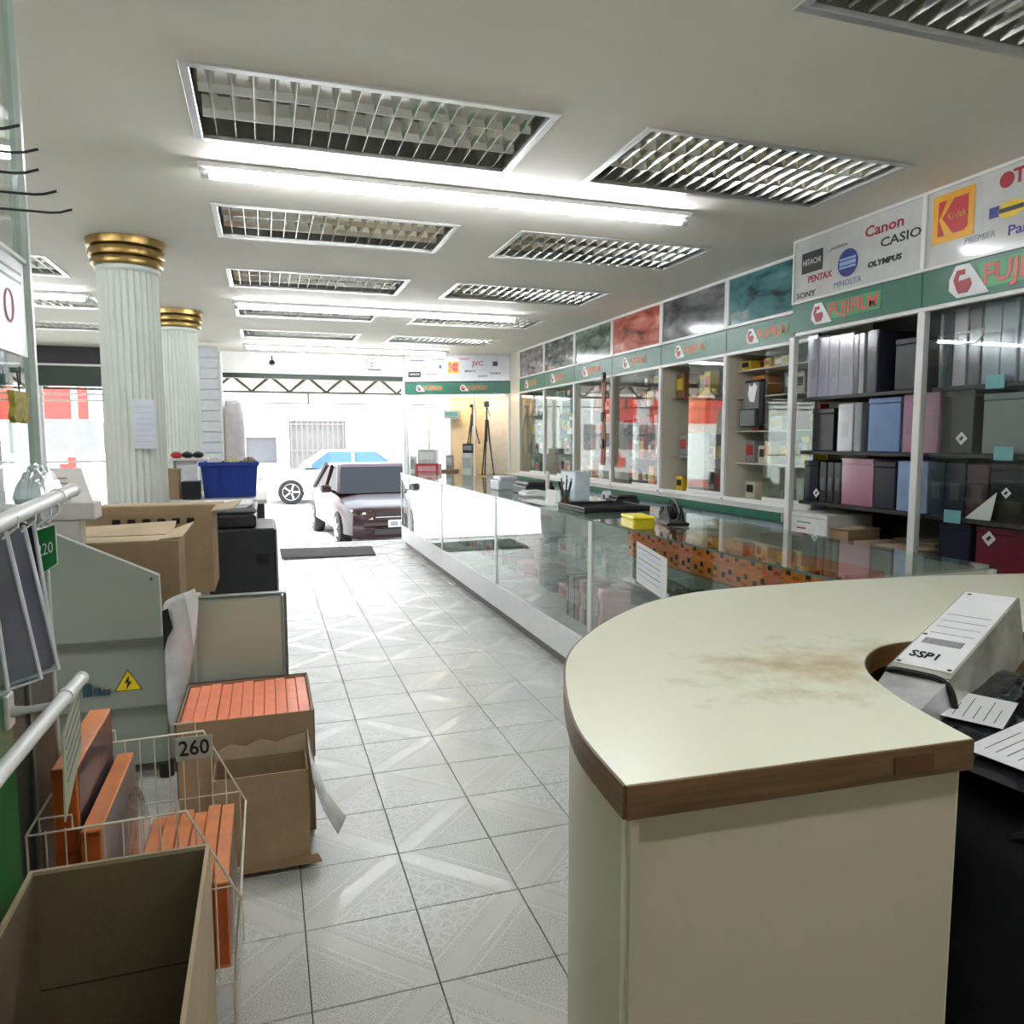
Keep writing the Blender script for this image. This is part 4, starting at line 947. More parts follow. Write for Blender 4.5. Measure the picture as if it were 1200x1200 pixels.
# body
def offset(path, d):
    n = len(path); L1 = []
    for i, p in enumerate(path):
        a, b_ = Vector(path[max(0, i-1)]), Vector(path[min(n-1, i+1)]); dd = (b_-a); dd.normalize(); L1.append((p[0]+dd.y*d, p[1]-dd.x*d))
    return L1
ob_ = offset(outer, .008)
link('curved_panel', strip(ob_, 0.0, DZ-.0475, .012, -1), LAMS, dk, smooth=True)
link('front_panel', MB().prism([(.445, .862, 0), (.990, .838, 0), (.990, .838, DZ-.0475), (.445, .862, DZ-.0475)], (0, .016, 0)), LAMS, dk)
link('corner_strip', MB().cbox(.439, .4445, .860, .872, 0, DZ-.048, .001), pm('pale_edge_strip', (.66, .6, .46), .4), dk)
link('corner_strip', MB().cbox(.9905, .994, .838, .856, 0, DZ-.048, .001), MATS['pale_edge_strip'], dk)
link('inner_panel', strip(offset(inner, -.045)[3:], 0.0, DZ-.0475, .012, 1), pm('brown_inner_board', (.28, .18, .09), .6), dk)

# ---- parcel lying in the notch
def frame3(s, e, side):
    d = (Vector(e)-Vector(s)).normalized(); sd = Vector(side); sd = (sd-d*sd.dot(d)).normalized(); up = d.cross(sd)
    if up.z < 0: up = -up
    return d, sd, up
Ps, Pe = Vector((1.16, 1.13, .945)), Vector((1.59, 1.285, 1.09))
d_, s_, u_ = frame3(Ps, Pe, (-.25, .97, 0)); Lp = (Pe-Ps).length; wP = .062; hP = .08
def PB_(a, b_, c): return tuple(Ps+d_*a+s_*b_+u_*c)
pk = thing('wrapped_parcel', 'long white parcel with barcode label leaning in the desk notch', 'parcel', (1.3, 1.15, .9))
def sect(a0, a1, w0, w1, h0, h1, u0=0., u1=0.):
    return MB().hexa([PB_(a0, -w0, u0-2*h0), PB_(a0, w0, u0-2*h0), PB_(a0, w0, u0), PB_(a0, -w0, u0)], [PB_(a1, -w1, u1-2*h1), PB_(a1, w1, u1-2*h1), PB_(a1, w1, u1), PB_(a1, -w1, u1)])
link('body', sect(.10, Lp, wP, wP*.92, hP, hP*.95), pm('greyish_plastic_parcel', (.42, .42, .36), .12, coat=.6, noise=.3, scale=9, bump=.5, bscale=14), pk)
link('lower_end', sect(-.03, .105, wP*.8, wP*.98, hP*.7, hP*.95, -.012, -.002), pm('silver_wrapped_end', (.60, .60, .60), .1, coat=.8, noise=.3, scale=12, bump=.6, bscale=18), pk)
m = MB(); pts = []
for k in range(24):
    t = 2*math.pi*k/24; c, s2 = math.cos(t), math.sin(t); q = 5
    rx = (abs(c)**(2/q))*(1 if c > 0 else -1); ry = (abs(s2)**(2/q))*(1 if s2 > 0 else -1)
    pts.append(PB_(.10-.01*ry, rx*(wP+.004), -hP+ry*(hP+.004)))
m.tube(pts, .007, 6, closed=True); link('elastic_band', m, BLACKR, pk, smooth=True)
link('label_sheet', MB().prism([PB_(.12, -wP*.92, .001), PB_(Lp-.005, -wP*.86, .001), PB_(Lp-.005, wP*.86, .001), PB_(.12, wP*.92, .001)], tuple(u_*.001)), PAPER, pk)
rgt = tuple(-s_)
lettering('SSP1', .034, PB_(.165, .012, .0025), rgt, tuple(d_), INK_K, pk, width=.055, bold=.0004)
for k in range(22):
    w_ = [.0012, .002, .0008, .0016][k % 4]; xx = -.042+k*.0036
    link('barcode_bar', MB().prism([PB_(.215, -xx-w_, .0022), PB_(.215, -xx, .0022), PB_(.24, -xx, .0022), PB_(.24, -xx-w_, .0022)], tuple(u_*.0004)), INK_K, pk)
for k in range(4): link('text_line', MB().prism([PB_(.265+.03*k, -.045, .0022), PB_(.265+.03*k, .045, .0022), PB_(.2665+.03*k, .045, .0022), PB_(.2665+.03*k, -.045, .0022)], tuple(u_*.0004)), INK_G, pk)
for a, b_ in ((.25, .05), (.125, -.05), (.125, .05), (Lp-.02, .04)): link('corner_mark', MB().prism([PB_(a, b_-.004, .0022), PB_(a+.006, b_-.004, .0022), PB_(a+.006, b_+.004, .0022), PB_(a, b_+.004, .0022)], tuple(u_*.0004)), INK_K, pk)

# ---- black bags at the desk's right
def lump(c, s, seed, amp=.12, nu=28, nv=18, pw=.5):
    rg = random.Random(seed); m = MB(); ph = [rg.uniform(0, 6.28) for _ in range(8)]
    for j in range(nv+1):
        v = math.pi*j/nv-math.pi/2
        for i in range(nu):
            u = 2*math.pi*i/nu
            cx = math.copysign(abs(math.cos(u))**pw, math.cos(u)); cy = math.copysign(abs(math.sin(u))**pw, math.sin(u)); cv = abs(math.cos(v))**pw; cz = math.copysign(abs(math.sin(v))**pw, math.sin(v))
            d = 1+amp*(math.sin(3*u+ph[0]+2*v)*.4+math.sin(5*u+ph[1]-3*v)*.3+math.sin(7*v+ph[2]+u)*.3)
            m.v.append((c[0]+s[0]*cx*cv*d, c[1]+s[1]*cy*cv*d, c[2]+s[2]*cz*d))
    for j in range(nv):
        for i in range(nu):
            k = (i+1) % nu; m.f.append((j*nu+i, j*nu+k, (j+1)*nu+k, (j+1)*nu+i))
    return m
SATIN = pm('black_nylon', (.004, .004, .0045), .85, spec=.15, noise=.4, bump=.25, bscale=25)
bb = thing('black_bag', 'large black nylon bag standing on the floor beside the desk, right edge', 'bag', (1.43, .98, .0))
link('bag_body', lump((1.44, .985, .415), (.40, .20, .41), 5, .05, pw=.35), SATIN, bb, smooth=True)
link('piping', MB().tube([(1.14, .86, .80), (1.17, .80, .835), (1.30, .785, .845), (1.46, .79, .835)], .007, 6), pm('black_piping', (.02, .02, .02), .25), bb, smooth=True)
BF = pm('black_shiny_film', (.012, .013, .018), .12, coat=.8, noise=.4, bump=.4, bscale=20)
def lean_pack(name, label, s, e, side, w, h, mat_, tagc=None):
    d, sd, up = frame3(s, e, side); L_ = (Vector(e)-Vector(s)).length; s = Vector(s)
    t_ = thing(name, label, 'packet', tuple((s+Vector(e))/2-Vector((0, 0, h))))
    Q = lambda a, b_, c: tuple(s+d*a+sd*b_+up*c)
    m = MB(); nu, nv = 12, 8; rg = random.Random(3)
    for side_ in (1, -1):
        for i in range(nu+1):
            for j in range(nv+1):
                u, v = i/nu, j/nv; e_ = (max(0, math.sin(math.pi*u))*max(0, math.sin(math.pi*v)))**.3
                m.v.append(Q(L_*u, w*(v-.5), side_*h/2*e_+rg.uniform(-.05, .05)*h*e_))
    q = (nu+1)*(nv+1)
    for s2 in (0, 1):
        for i in range(nu):
            for j in range(nv):
                a = s2*q+i*(nv+1)+j; f = (a, a+nv+1, a+nv+2, a+1); m.f.append(f if s2 == 0 else f[::-1])
    link('packet_body', m, mat_, t_, smooth=True)
    if tagc:
        a0, a1, b0, b1 = tagc; zc = h/2*1.08
        lb = link('paper_label', MB().prism([Q(a0, b0, zc), Q(a1, b0, zc), Q(a1, b1, zc), Q(a0, b1, zc)], tuple(up*.001)), PAPER, t_)
        for k in range(5): link('printed_line', MB().prism([Q(a0+(a1-a0)*.12, b0+(b1-b0)*(.15+.16*k), zc+.0012), Q(a0+(a1-a0)*(.85 if k % 2 else .6), b0+(b1-b0)*(.15+.16*k), zc+.0012), Q(a0+(a1-a0)*(.85 if k % 2 else .6), b0+(b1-b0)*(.162+.16*k), zc+.0012), Q(a0+(a1-a0)*.12, b0+(b1-b0)*(.162+.16*k), zc+.0012)], tuple(up*.0004)), INK_K, lb)
    return t_
lean_pack('wrapped_packet', 'black plastic packet with silver printed label below the long parcel', (1.20, 1.02, .865), (1.56, 1.20, .93), (-.4, .9, 0), .15, .06, BF, (.08, .20, -.055, .055))
lean_pack('wrapped_packet', 'black packet with a big white printed tag on top of the black bag', (1.17, .93, .865), (1.55, .98, .905), (-.1, 1, 0), .15, .05, BF, (.02, .24, -.06, .06))
# ================================================================ LEFT SIDE
XP = -.50
# display panel wall parallel to the aisle
dp = thing('display_partition', 'green and grey display partition with a glass upper part at the left edge', 'partition', (XP-.03, 1.2, 0))
link('green_panel', MB().cbox(XP-.035, XP-.004, .35, 1.72, .02, 1.24, .004), GREENB, dp)
link('grey_panel', MB().cbox(XP-.04, XP-.012, 1.722, 2.05, .02, 1.24, .003), GREYD, dp)
link('grey_rib', MB().box(XP-.012, XP-.006, 1.84, 1.86, .05, 1.2), pm('grey_rib', (.16, .18, .16), .4), dp)
link('end_post', MB().cbox(XP-.04, XP-.008, 2.052, 2.072, .0, 2.598, .002), pm('pale_green_metal', (.52, .58, .52), .3), dp)
link('glass_panel', MB().box(XP-.026, XP-.020, .35, 2.05, 1.26, 2.55), glass_mat('tinted_panel_glass', (.90, .955, .93), .10), dp)
link('mid_rail', MB().cbox(XP-.04, XP-.005, .35, 2.05, 1.24, 1.26, .002), ALU, dp)
link('upper_rail', MB().cbox(XP-.034, XP-.012, 1.4, 2.05, 1.855, 1.865, .002), ALUW, dp)
# hooks
for k, (y, z, L_) in enumerate([(1.328, 1.905, .16), (1.425, 1.905, .17), (1.42, 1.872, .17), (1.53, 1.872, .17), (1.64, 1.872, .17)]):
    lb = ['first of the five dark wire hooks, highest and nearest the left edge', 'second highest dark wire hook at the left edge', 'third of the five dark wire hooks from the top', 'fourth dark wire hook from the top, second longest in view', 'lowest dark wire hook, reaching farthest over the ceiling'][k]
    h = thing('wire_hook', lb, 'hook', (XP, y, z), group='wire hooks on the glass panel')
    link('wire', MB().tube([(XP-.018, y, z), (-.365, y, z-.001), (-.35, y, z+.001), (-.33, y, z+.008)], .0022, 6), DARKM, h, smooth=True)
    link('socket', MB().cbox(XP-.022, XP-.008, y-.008, y+.008, z-.015, z+.012, .002), ALU, h)
# papers on the glass panel
def panel_sheet(name, label, y0, y1, z0, z1, mat_, x=XP-.017, lines=0, ring=False):
    t_ = thing(name, label, 'paper', (x, (y0+y1)/2, z0))
    link('sheet', MB().box(x, x+.0012, y0, y1, z0, z1), mat_, t_)
    for k in range(lines): link('printed_line', MB().box(x+.0012, x+.0018, y0+.02, y1-.02, z1-.03-.02*k, z1-.024-.02*k), INK_K, t_)
    if ring: link('red_ring', MB().tube([(x+.0022, (y0+y1)/2+.028*math.cos(a*math.pi/8), z0+.10+.035*math.sin(a*math.pi/8)) for a in range(16)], .002, 5, closed=True), cmat('pink'), t_)
    return t_
panel_sheet('poster_sheet', 'greyish printed sheet with a pink ring on the left glass panel', 1.79, 2.03, 1.64, 1.85, pm('grey_white_paper', (.62, .62, .64), .3), lines=2, ring=True)
panel_sheet('pink_picture', 'brown pink printed picture at the top of the left glass panel', 1.42, 1.60, 2.0, 2.2, pm('brown_pink_print', (.40, .30, .30), .4, noise=.5, scale=18))
for k in range(4): panel_sheet('price_sheet', ['white card at the left frame edge, topmost of four', 'white card at the left frame edge, second of four', 'white card at the left frame edge, third of four', 'white card at the left frame edge, lowest of four'][k], 1.45, 1.80, 1.31+.088*(3-k), 1.392+.088*(3-k), PAPER)
t_ = thing('mustard_pouch', 'mustard yellow butterfly-shaped pouch hanging on the left glass panel', 'pouch', (XP+.005, 1.9, 1.49))
link('pouch', MB().prism([(XP-.012, a, b_) for a, b_ in [(1.845, 1.555), (1.955, 1.555), (1.955, 1.53), (1.945, 1.515), (1.958, 1.50), (1.94, 1.487), (1.92, 1.487), (1.90, 1.497), (1.88, 1.487), (1.855, 1.487), (1.84, 1.50), (1.855, 1.52)]], (.012, 0, 0)), pm('mustard_fabric', (.40, .33, .05), .7, noise=.3, scale=60, bump=.2), t_)
link('hook_loop', MB().tube([(XP-.004, 1.90, 1.555), (XP-.004, 1.89, 1.60), (XP-.004, 1.915, 1.61), (XP-.004, 1.91, 1.57)], .002, 5), DARKM, t_)
pouch('plastic_bag', (XP+.03, 1.87, 1.265), .05, .20, .13, pm('bluish_clear_bag', (.50, .60, .60), .15, coat=.6, noise=.25, scale=20), 'crumpled bluish clear plastic bag on the rail of the left panel', 'bag', seed=9)
# rails
def rail(label, x, y0, z0, y1, z1, yb):
    r_ = thing('display_rail', label, 'rail', (x, (y0+y1)/2, z0), group='white display rails on the left panel')
    link('pipe', MB().tube([(x, y0, z0), (x, y1-.012, z1)], .014, 16), ALUW, r_, smooth=True)
    link('end_cap', MB().lathe([(.013, 0), (.0155, .003), (.0155, .016), (.011, .02)], (x, y1-.014, z1), 16, 'y'), ALUW, r_, smooth=True)
    zb = z0+(z1-z0)*(yb-y0)/(y1-y0)
    b_ = link('bracket', MB().tube([(XP, yb, zb-.022), (XP+.03, yb, zb-.022), (x-.012, yb, zb-.016), (x-.004, yb, zb-.012)], [.012, .008, .007, .010], 10), ALUW, r_, smooth=True)
    link('bracket_plate', MB().cbox(XP-.008, XP+.003, yb-.022, yb+.022, zb-.055, zb+.015, .003), ALUW, b_)
    link('collar', MB().lathe([(.0165, -.012), (.0165, .012)], (x, yb, zb), 16, 'y'), ALUW, r_, smooth=True)
rail('upper white display rail with plastic-covered packs hanging from it', -.40, .9, 1.300, 1.845, 1.342, 1.72)
rail('lower white display rail pointing to the machine at the left edge', -.40, .9, .955, 1.82, .930, 1.69)
# packs hanging from upper rail
PACK = pm('greyish_violet_card', (.36, .35, .44), .2, coat=.8, noise=.25, scale=8)
PACKP = pm('pink_beige_card', (.58, .48, .45), .2, coat=.8, noise=.15, scale=8)
for k, (y, m_, lb, xr) in enumerate([(1.40, PACKP, 'pink-beige plastic-covered pack nearest the left frame edge', -.425), (1.50, PACK, 'violet grey plastic-covered pack in the middle of the upper rail', -.402), (1.60, PACK, 'violet grey plastic-covered pack at the far side of the upper rail', -.398), (1.66, BLACK, 'black pack behind the violet grey ones on the upper rail', -.415)]):
    t_ = thing('hanging_pack', lb, 'packet', (-.43, y, 1.0), group='packs hanging on the upper rail')
    a, b_ = (-.47, 1.30), (-.434, 1.285); c, d = (xr, 1.045-.012*k), (-.475, 1.018-.01*k)
    link('card', MB().prism([(a[0], y, a[1]), (b_[0], y, b_[1]), (c[0], y+.02, c[1]), (d[0], y+.02, d[1])], (0, .008, 0)), m_, t_)
    link('plastic_cover', MB().prism([(a[0]-.004, y-.004, a[1]+.01), (b_[0]+.004, y-.004, b_[1]+.01), (c[0]+.006, y+.014, c[1]-.012), (d[0]-.006, y+.014, d[1]-.012)], (0, .002, 0)), PLASTIC, t_)
    link('sealed_edge', MB().tube([(b_[0]+.004, y-.004, b_[1]+.008), (c[0]+.006, y+.014, c[1]-.010), (d[0]-.005, y+.014, d[1]-.010)], .0038, 6), pm('milky_plastic', (.75, .74, .80), .2), t_)
    link('hanger_loop', MB().tube([(-.41, y+.006, 1.29), (-.386, y+.004, 1.31), (-.386, y+.004, 1.325), (-.40, y+.004, 1.334)], .002, 5), ALUW, t_)
# green price board hanging at the rail end
t_ = thing('price_board', 'small green price board with white digits below the upper rail', 'sign', (-.44, 1.74, 1.15))
link('board', MB().prism([(-.462, 1.74, 1.165), (-.412, 1.74, 1.198), (-.412, 1.74, 1.278), (-.462, 1.74, 1.262)], (0, -.003, 0)), GREENB, t_)
link('border', MB().tube([(-.462, 1.736, 1.165), (-.412, 1.736, 1.198), (-.412, 1.736, 1.278), (-.462, 1.736, 1.262)], .0018, 5, closed=True), pm('mint_border', (.5, .75, .55), .4), t_)
lettering('220', .034, (-.433, 1.7365, 1.228), (1, 0, .3), (0, 0, 1), INK_W, t_, width=.030)
t_ = thing('price_board', 'pale green striped card hanging at the tip of the lower rail', 'sign', (-.44, 1.93, .70))
link('board', MB().prism([(-.40, 1.78, .92), (-.40, 1.64, .87), (-.40, 1.62, .70), (-.40, 1.78, .79)], (.003, 0, 0)), pm('pale_green_card', (.47, .50, .33), .5), t_)
for k in range(5): link('stripe', MB().prism([(-.3965, 1.775, .90-.022*k), (-.3965, 1.65, .856-.022*k), (-.3965, 1.65, .862-.022*k), (-.3965, 1.775, .906-.022*k)], (.001, 0, 0)), INK_G, t_)

# ---- grey photo minilab
ml = thing('printing_machine', 'large grey-green photo printing machine with a sloped side and lightning warning sticker', 'machine', (-.8, 3.8, 0))
side = [(-1.15, .655), (-.424, .655), (-.424, .905), (-.86, 1.125), (-1.15, 1.125)]
link('sloped_side', MB().prism([(x, 3.28, z) for x, z in side], (0, .035, 0)), GREYM, ml)
link('side_edge', MB().tube([(-1.15, 3.285, 1.128), (-.86, 3.285, 1.128), (-.424, 3.285, .908), (-.421, 3.285, .66)], .006, 6), pm('pale_edge_metal', (.55, .60, .55), .4), ml)
link('lower_side', MB().cbox(-1.15, -.415, 3.375, 3.40, .34, .74, .003).box(-1.15, -.44, 3.46, 3.475, .06, .34), GREYM, ml)
link('body', MB().cbox(-1.15, -.32, 3.476, 4.45, .06, .70, .006).box(-1.15, -.42, 3.40, 3.476, .345, .70), GREYM2, ml)
link('console', MB().cbox(-1.15, -.91, 3.32, 4.4, .70, 1.02, .006), GREYM, ml)
for x, y in ((-1.05, 3.45), (-.45, 3.45), (-1.05, 4.35), (-.45, 4.35)): link('foot', MB().lathe([(.03, 0), (.03, .06)], (x, y, 0), 12), BLACKR, ml)
link('screw', MB().lathe([(.006, -.003), (.006, 0)], (-.452, 3.28, .895), 10, 'y'), DARKM, ml)
st = link('warning_sticker', polyp((-.57, 3.374, .452), (1, 0, 0), UP, [(-.052, -.036), (.052, -.036), (0, .055)], .001), pm('warning_yellow', (.85, .62, .0), .4), ml)
lp = [(-.052, -.036), (.052, -.036), (0, .055)]
link('black_border', MB().tube([(-.57+a*.96, 3.3725, .452+b_*.96) for a, b_ in lp], .003, 5, closed=True), INK_K, st)
link('lightning_bolt', polyp((-.57, 3.3725, .447), (1, 0, 0), UP, [(.004, .034), (-.014, .002), (-.002, .004), (-.008, -.026), (.014, .008), (.002, .007)], .001), INK_K, st)
for k, (x, w_, h) in enumerate(((-.735, .03, .05), (-.695, .02, .03), (-.668, .03, .02))): link('connector_plug', MB().cbox(x, x+w_, 3.355, 3.375, .41, .41+h, .002), pm('dark_blue_plastic', (.03, .07, .11), .4), ml)
link('round_sticker', disc((-.65, 3.3735, .43), (1, 0, 0), UP, .012, .012, .001), MATS['warning_yellow'], ml)
# light panel with dark rim
pn = thing('machine_cover', 'grey-green machine cover panel with rounded dark rim behind the orange-topped carton', 'panel', (-.1, 3.32, .0))
link('cover_panel', MB().cbox(-.30, .052, 3.30, 3.33, .40, .795, .012), GREYM2, pn)
link('side_rim', MB().cbox(.053, .066, 3.295, 3.345, .39, .80, .006), pm('dark_rim', (.12, .13, .12), .4), pn)
link('top_rim', MB().cbox(-.30, .052, 3.295, 3.345, .796, .803, .003), MATS['dark_rim'], pn)
link('bottom_rim', MB().cbox(-.30, .052, 3.295, 3.345, .388, .399, .003), MATS['dark_rim'], pn)
link('support_leg', MB().cbox(-.29, -.25, 3.335, 3.36, .03, .6, .004).cbox(.0, .04, 3.335, 3.36, .03, .6, .004), GREYM, pn)
# curled white plastic sheet hanging
m = MB(); n_ = 14
prof = [(-.41, 3.30, .78), (-.37, 3.27, .80), (-.33, 3.25, .79), (-.30, 3.22, .74), (-.29, 3.22, .68)]
rows = [((-.418, 3.26, .80), (-.37, 3.235, .825), (-.31, 3.24, .845), (-.27, 3.25, .85)), ((-.415, 3.26, .70), (-.37, 3.24, .72), (-.32, 3.23, .70), (-.285, 3.25, .68)), ((-.415, 3.27, .58), (-.39, 3.25, .57), (-.345, 3.24, .56), (-.31, 3.25, .54)), ((-.415, 3.27, .46), (-.40, 3.26, .45), (-.37, 3.25, .44), (-.335, 3.26, .43)), ((-.415, 3.28, .28), (-.40, 3.27, .28), (-.38, 3.26, .28), (-.36, 3.27, .28))]
for r_ in rows: m.v += list(r_)
for i in range(4):
    for j in range(3): a = i*4+j; m.f.append((a, a+1, a+5, a+4))
cs = thing('plastic_sheeting', 'crumpled white plastic sheet hanging down beside the machine', 'plastic', (-.35, 3.25, .28))
o = link('sheet', m, pm('milky_white_plastic', (.62, .62, .62), .25, coat=.4, noise=.15, bump=.4, bscale=20), cs, smooth=True)
md = o.modifiers.new('s', 'SUBSURF'); md.levels = 2; md.render_levels = 2; md = o.modifiers.new('t', 'SOLIDIFY'); md.thickness = .003
link('black_mark', MB().prism([(-.412, 3.235, .60), (-.396, 3.232, .66), (-.375, 3.23, .70), (-.39, 3.23, .78), (-.412, 3.235, .77)], (0, -.002, 0)), INK_K, cs)
link('white_fold', MB().prism([(-.325, 3.20, .84), (-.285, 3.20, .86), (-.275, 3.20, .80), (-.29, 3.205, .66), (-.30, 3.205, .62), (-.308, 3.20, .74)], (0, .006, 0)), PAPER, cs)

# cartons: open box builder (walls in world coords, top open)
def open_carton(name, label, x0, x1, y0, y1, z0, z1, th=.006, out=CARD, inn=CARDD, flaps=(), cat_='box'):
    t_ = thing(name, label, cat_, ((x0+x1)/2, (y0+y1)/2, z0))
    for (a, b_, c, d) in ((x0, x0+th, y0, y1), (x1-th, x1, y0, y1), (x0+th, x1-th, y0, y0+th), (x0+th, x1-th, y1-th, y1)):
        link('wall', MB().box(a, b_, c, d, z0, z1), out, t_)
    link('bottom', MB().box(x0+th, x1-th, y0+th, y1-th, z0, z0+th), inn, t_)
    for f in flaps: link('flap', MB().prism(f, (0, 0, th)), CARDL, t_)
    return t_
big = open_carton('cardboard_box', 'large open brown carton with square vent holes, behind the smaller one', -.90, -.26, 3.95, 4.35, .701, 1.10)
link('flap', MB().prism([(-.90, 3.95, 1.10), (-.84, 3.80, 1.125), (-.22, 3.80, 1.12), (-.265, 3.95, 1.10)], (0, 0, .006)), CARDL, big) if False else None
link('flap', MB().prism([(-.26, 3.96, 1.10), (-.26, 4.34, 1.10), (-.13, 4.36, 1.12), (-.16, 3.94, 1.11)], (0, 0, .006)), CARDL, big)
link('flap', MB().prism([(-.90, 4.35, 1.10), (-.26, 4.35, 1.10), (-.23, 4.50, 1.10), (-.86, 4.50, 1.10)], (0, 0, .006)), CARDL, big)
link('flap', MB().prism([(-.90, 3.96, 1.10), (-.90, 4.34, 1.10), (-1.02, 4.34, 1.13), (-1.02, 3.96, 1.13)], (0, 0, .006)), CARDL, big)
for k in range(6): link('vent_hole', MB().cbox(-.70+.065*k, -.665+.065*k, 3.944, 3.951, 1.045, 1.073, .003), BLACK, big)
link('tape', MB().box(-.93, -.93, 0, 0, 0, 0), CARD, big) if False else None
sm = open_carton('cardboard_box', 'small brown carton with closed top flaps on the machine, in front of the big one', -.80, -.365, 3.46, 3.72, .701, 1.02)
link('flap', MB().prism([(-.81, 3.46, 1.022), (-.36, 3.46, 1.022), (-.36, 3.58, 1.03), (-.80, 3.59, 1.03)], (0, 0, .005)), CARDL, sm)
link('flap', MB().prism([(-.80, 3.60, 1.032), (-.40, 3.60, 1.032), (-.40, 3.75, 1.075), (-.78, 3.74, 1.06)], (0, 0, .005)), CARDL, sm)
link('flap', MB().prism([(-.44, 3.455, 1.028), (-.35, 3.47, 1.035), (-.32, 3.70, 1.075), (-.40, 3.72, 1.045)], (0, 0, .005)), CARDL, sm)
# white box with text on the console
t_ = thing('white_box', 'tilted white carton with brownish print at the end of the upper rail', 'box', (-.85, 3.45, 1.13))
mm = MB().cbox(-.93, -.66, 3.38, 3.52, 1.13, 1.20, .004); 
link('carton', mm, pm('pinkish_white_carton', (.62, .59, .56), .6), t_)
link('lid', MB().prism([(-.93, 3.38, 1.2), (-.665, 3.38, 1.2), (-.73, 3.52, 1.335), (-.93, 3.52, 1.335)], (0, .012, 0)), MATS['pinkish_white_carton'], t_)
for k in range(5): link('printed_line', MB().prism([(-.83, 3.377+.018*k+.01, 1.212+.02*k), (-.745-.006*k, 3.377+.018*k+.01, 1.212+.02*k), (-.745-.006*k, 3.377+.02*k+.01, 1.219+.02*k), (-.83, 3.377+.02*k+.01, 1.219+.02*k)], (0, -.002, 0)), pm('brownish_ink', (.25, .18, .15), .5), t_)
link('support', MB().cbox(-.93, -.72, 3.39, 3.5, 1.021, 1.129, .003), MATS['pinkish_white_carton'], t_)

# ---- dark grey printer behind
dk2 = thing('dark_machine', 'charcoal floor-standing printer beyond the machine cover panel', 'machine', (-.2, 4.9, 0))
link('body', MB().cbox(-.42, .042, 4.62, 5.25, .03, .93, .012), CHAR, dk2)
link('upper_unit', MB().cbox(-.46, -.065, 4.66, 5.25, .931, 1.01, .012), pm('black_upper_unit', (.02, .02, .022), .35), dk2)
link('top_cover', MB().cbox(-.44, -.06, 4.72, 5.25, 1.011, 1.045, .012), pm('mid_grey_plastic', (.16, .17, .17), .4), dk2)
link('vent_grille', MB().box(-.06, 0.0, 4.614, 4.62, .72, .78), BLACK, dk2)
for k in range(6): link('grille_bar', MB().box(-.06, 0.0, 4.610, 4.614, .722+k*.01, .726+k*.01), CHAR, dk2)
link('white_edge', MB().cbox(.043, .052, 4.62, 5.25, .03, .92, .002), pm('pale_machine_edge', (.6, .6, .6), .4), dk2)
for x, y in ((-.38, 4.7), (0, 4.7), (-.38, 5.15), (0, 5.15)): link('foot', MB().lathe([(.02, 0), (.02, .03)], (x, y, 0), 12), BLACKR, dk2)
t_ = thing('paper_pile', 'white sheets lying on the charcoal printer under the blue crate', 'paper', (-.2, 4.9, 1.045))
for k in range(4): link('sheet', MB().cbox(-.40+.01*k, -.12+.012*k, 4.75, 5.1+.01*k, 1.0455+k*.006, 1.0505+k*.006, .001), PAPER, t_)
# cabinet behind with crate
cbn = thing('low_cabinet', 'dark low cabinet between the second column and the aisle', 'cabinet', (-.45, 6.2, 0))
link('carcass', MB().cbox(-1.0, -.02, 5.75, 6.8, .03, .985, .006), pm('dark_brown_board', (.06, .05, .045), .4), cbn)
link('worktop', MB().cbox(-1.02, .0, 5.73, 6.82, .986, 1.02, .004), pm('pale_worktop', (.66, .64, .6), .4), cbn)
link('plinth', MB().box(-.98, -.04, 5.78, 6.78, 0, .03), BLACK, cbn)
for k in range(2): 
    d = link('door', MB().cbox(-.98+.48*k, -.52+.48*k, 5.73, 5.748, .08, .97, .003), pm('black_door_board', (.03, .03, .032), .35), cbn); link('knob', MB().lathe([(.012, -.02), (.015, -.012), (.006, 0)], (-.56+.48*k-.36*k, 5.73, .6), 12, 'y'), ALU, d)
# blue folding crate
BLU = pm('blue_crate_plastic', (.015, .045, .30), .35, noise=.08)
cr_ = thing('blue_crate', 'royal blue plastic crate with ribbed sides standing on the low cabinet', 'crate', (-.25, 6.15, 1.021))
x0, x1, y0, y1, z0, z1 = -.46, -.06, 5.98, 6.35, 1.021, 1.285
def taper_wall(a, b_, c, d): return MB().hexa([a, b_, c, d][0:4], [a, b_, c, d])
wl = .03
def tw(p, q, nrm):   # wall from bottom pts to top pts, thickness inward
    return
link('front_wall', MB().prism([(x0+.02, y0+.02, z0), (x1-.02, y0+.02, z0), (x1, y0, z1), (x0, y0, z1)], (0, .006, 0)), BLU, cr_)
link('back_wall', MB().prism([(x0+.02, y1-.02, z0), (x1-.02, y1-.02, z0), (x1, y1, z1), (x0, y1, z1)], (0, -.006, 0)), BLU, cr_)
link('side_wall', MB().prism([(x0+.02, y0+.02, z0), (x0+.02, y1-.02, z0), (x0, y1, z1), (x0, y0, z1)], (.006, 0, 0)), BLU, cr_)
link('side_wall', MB().prism([(x1-.02, y0+.02, z0), (x1-.02, y1-.02, z0), (x1, y1, z1), (x1, y0, z1)], (-.006, 0, 0)), BLU, cr_)
link('bottom', MB().box(x0+.022, x1-.022, y0+.022, y1-.022, z0, z0+.006), BLU, cr_)
link('rim', MB().cbox(x0-.012, x1+.012, y0-.014, y0-.0, z1-.03, z1, .003).cbox(x0-.012, x0, y0, y1, z1-.03, z1, .003).cbox(x1, x1+.012, y0, y1, z1-.03, z1, .003).cbox(x0-.012, x1+.012, y1, y1+.012, z1-.03, z1, .003), BLU, cr_)
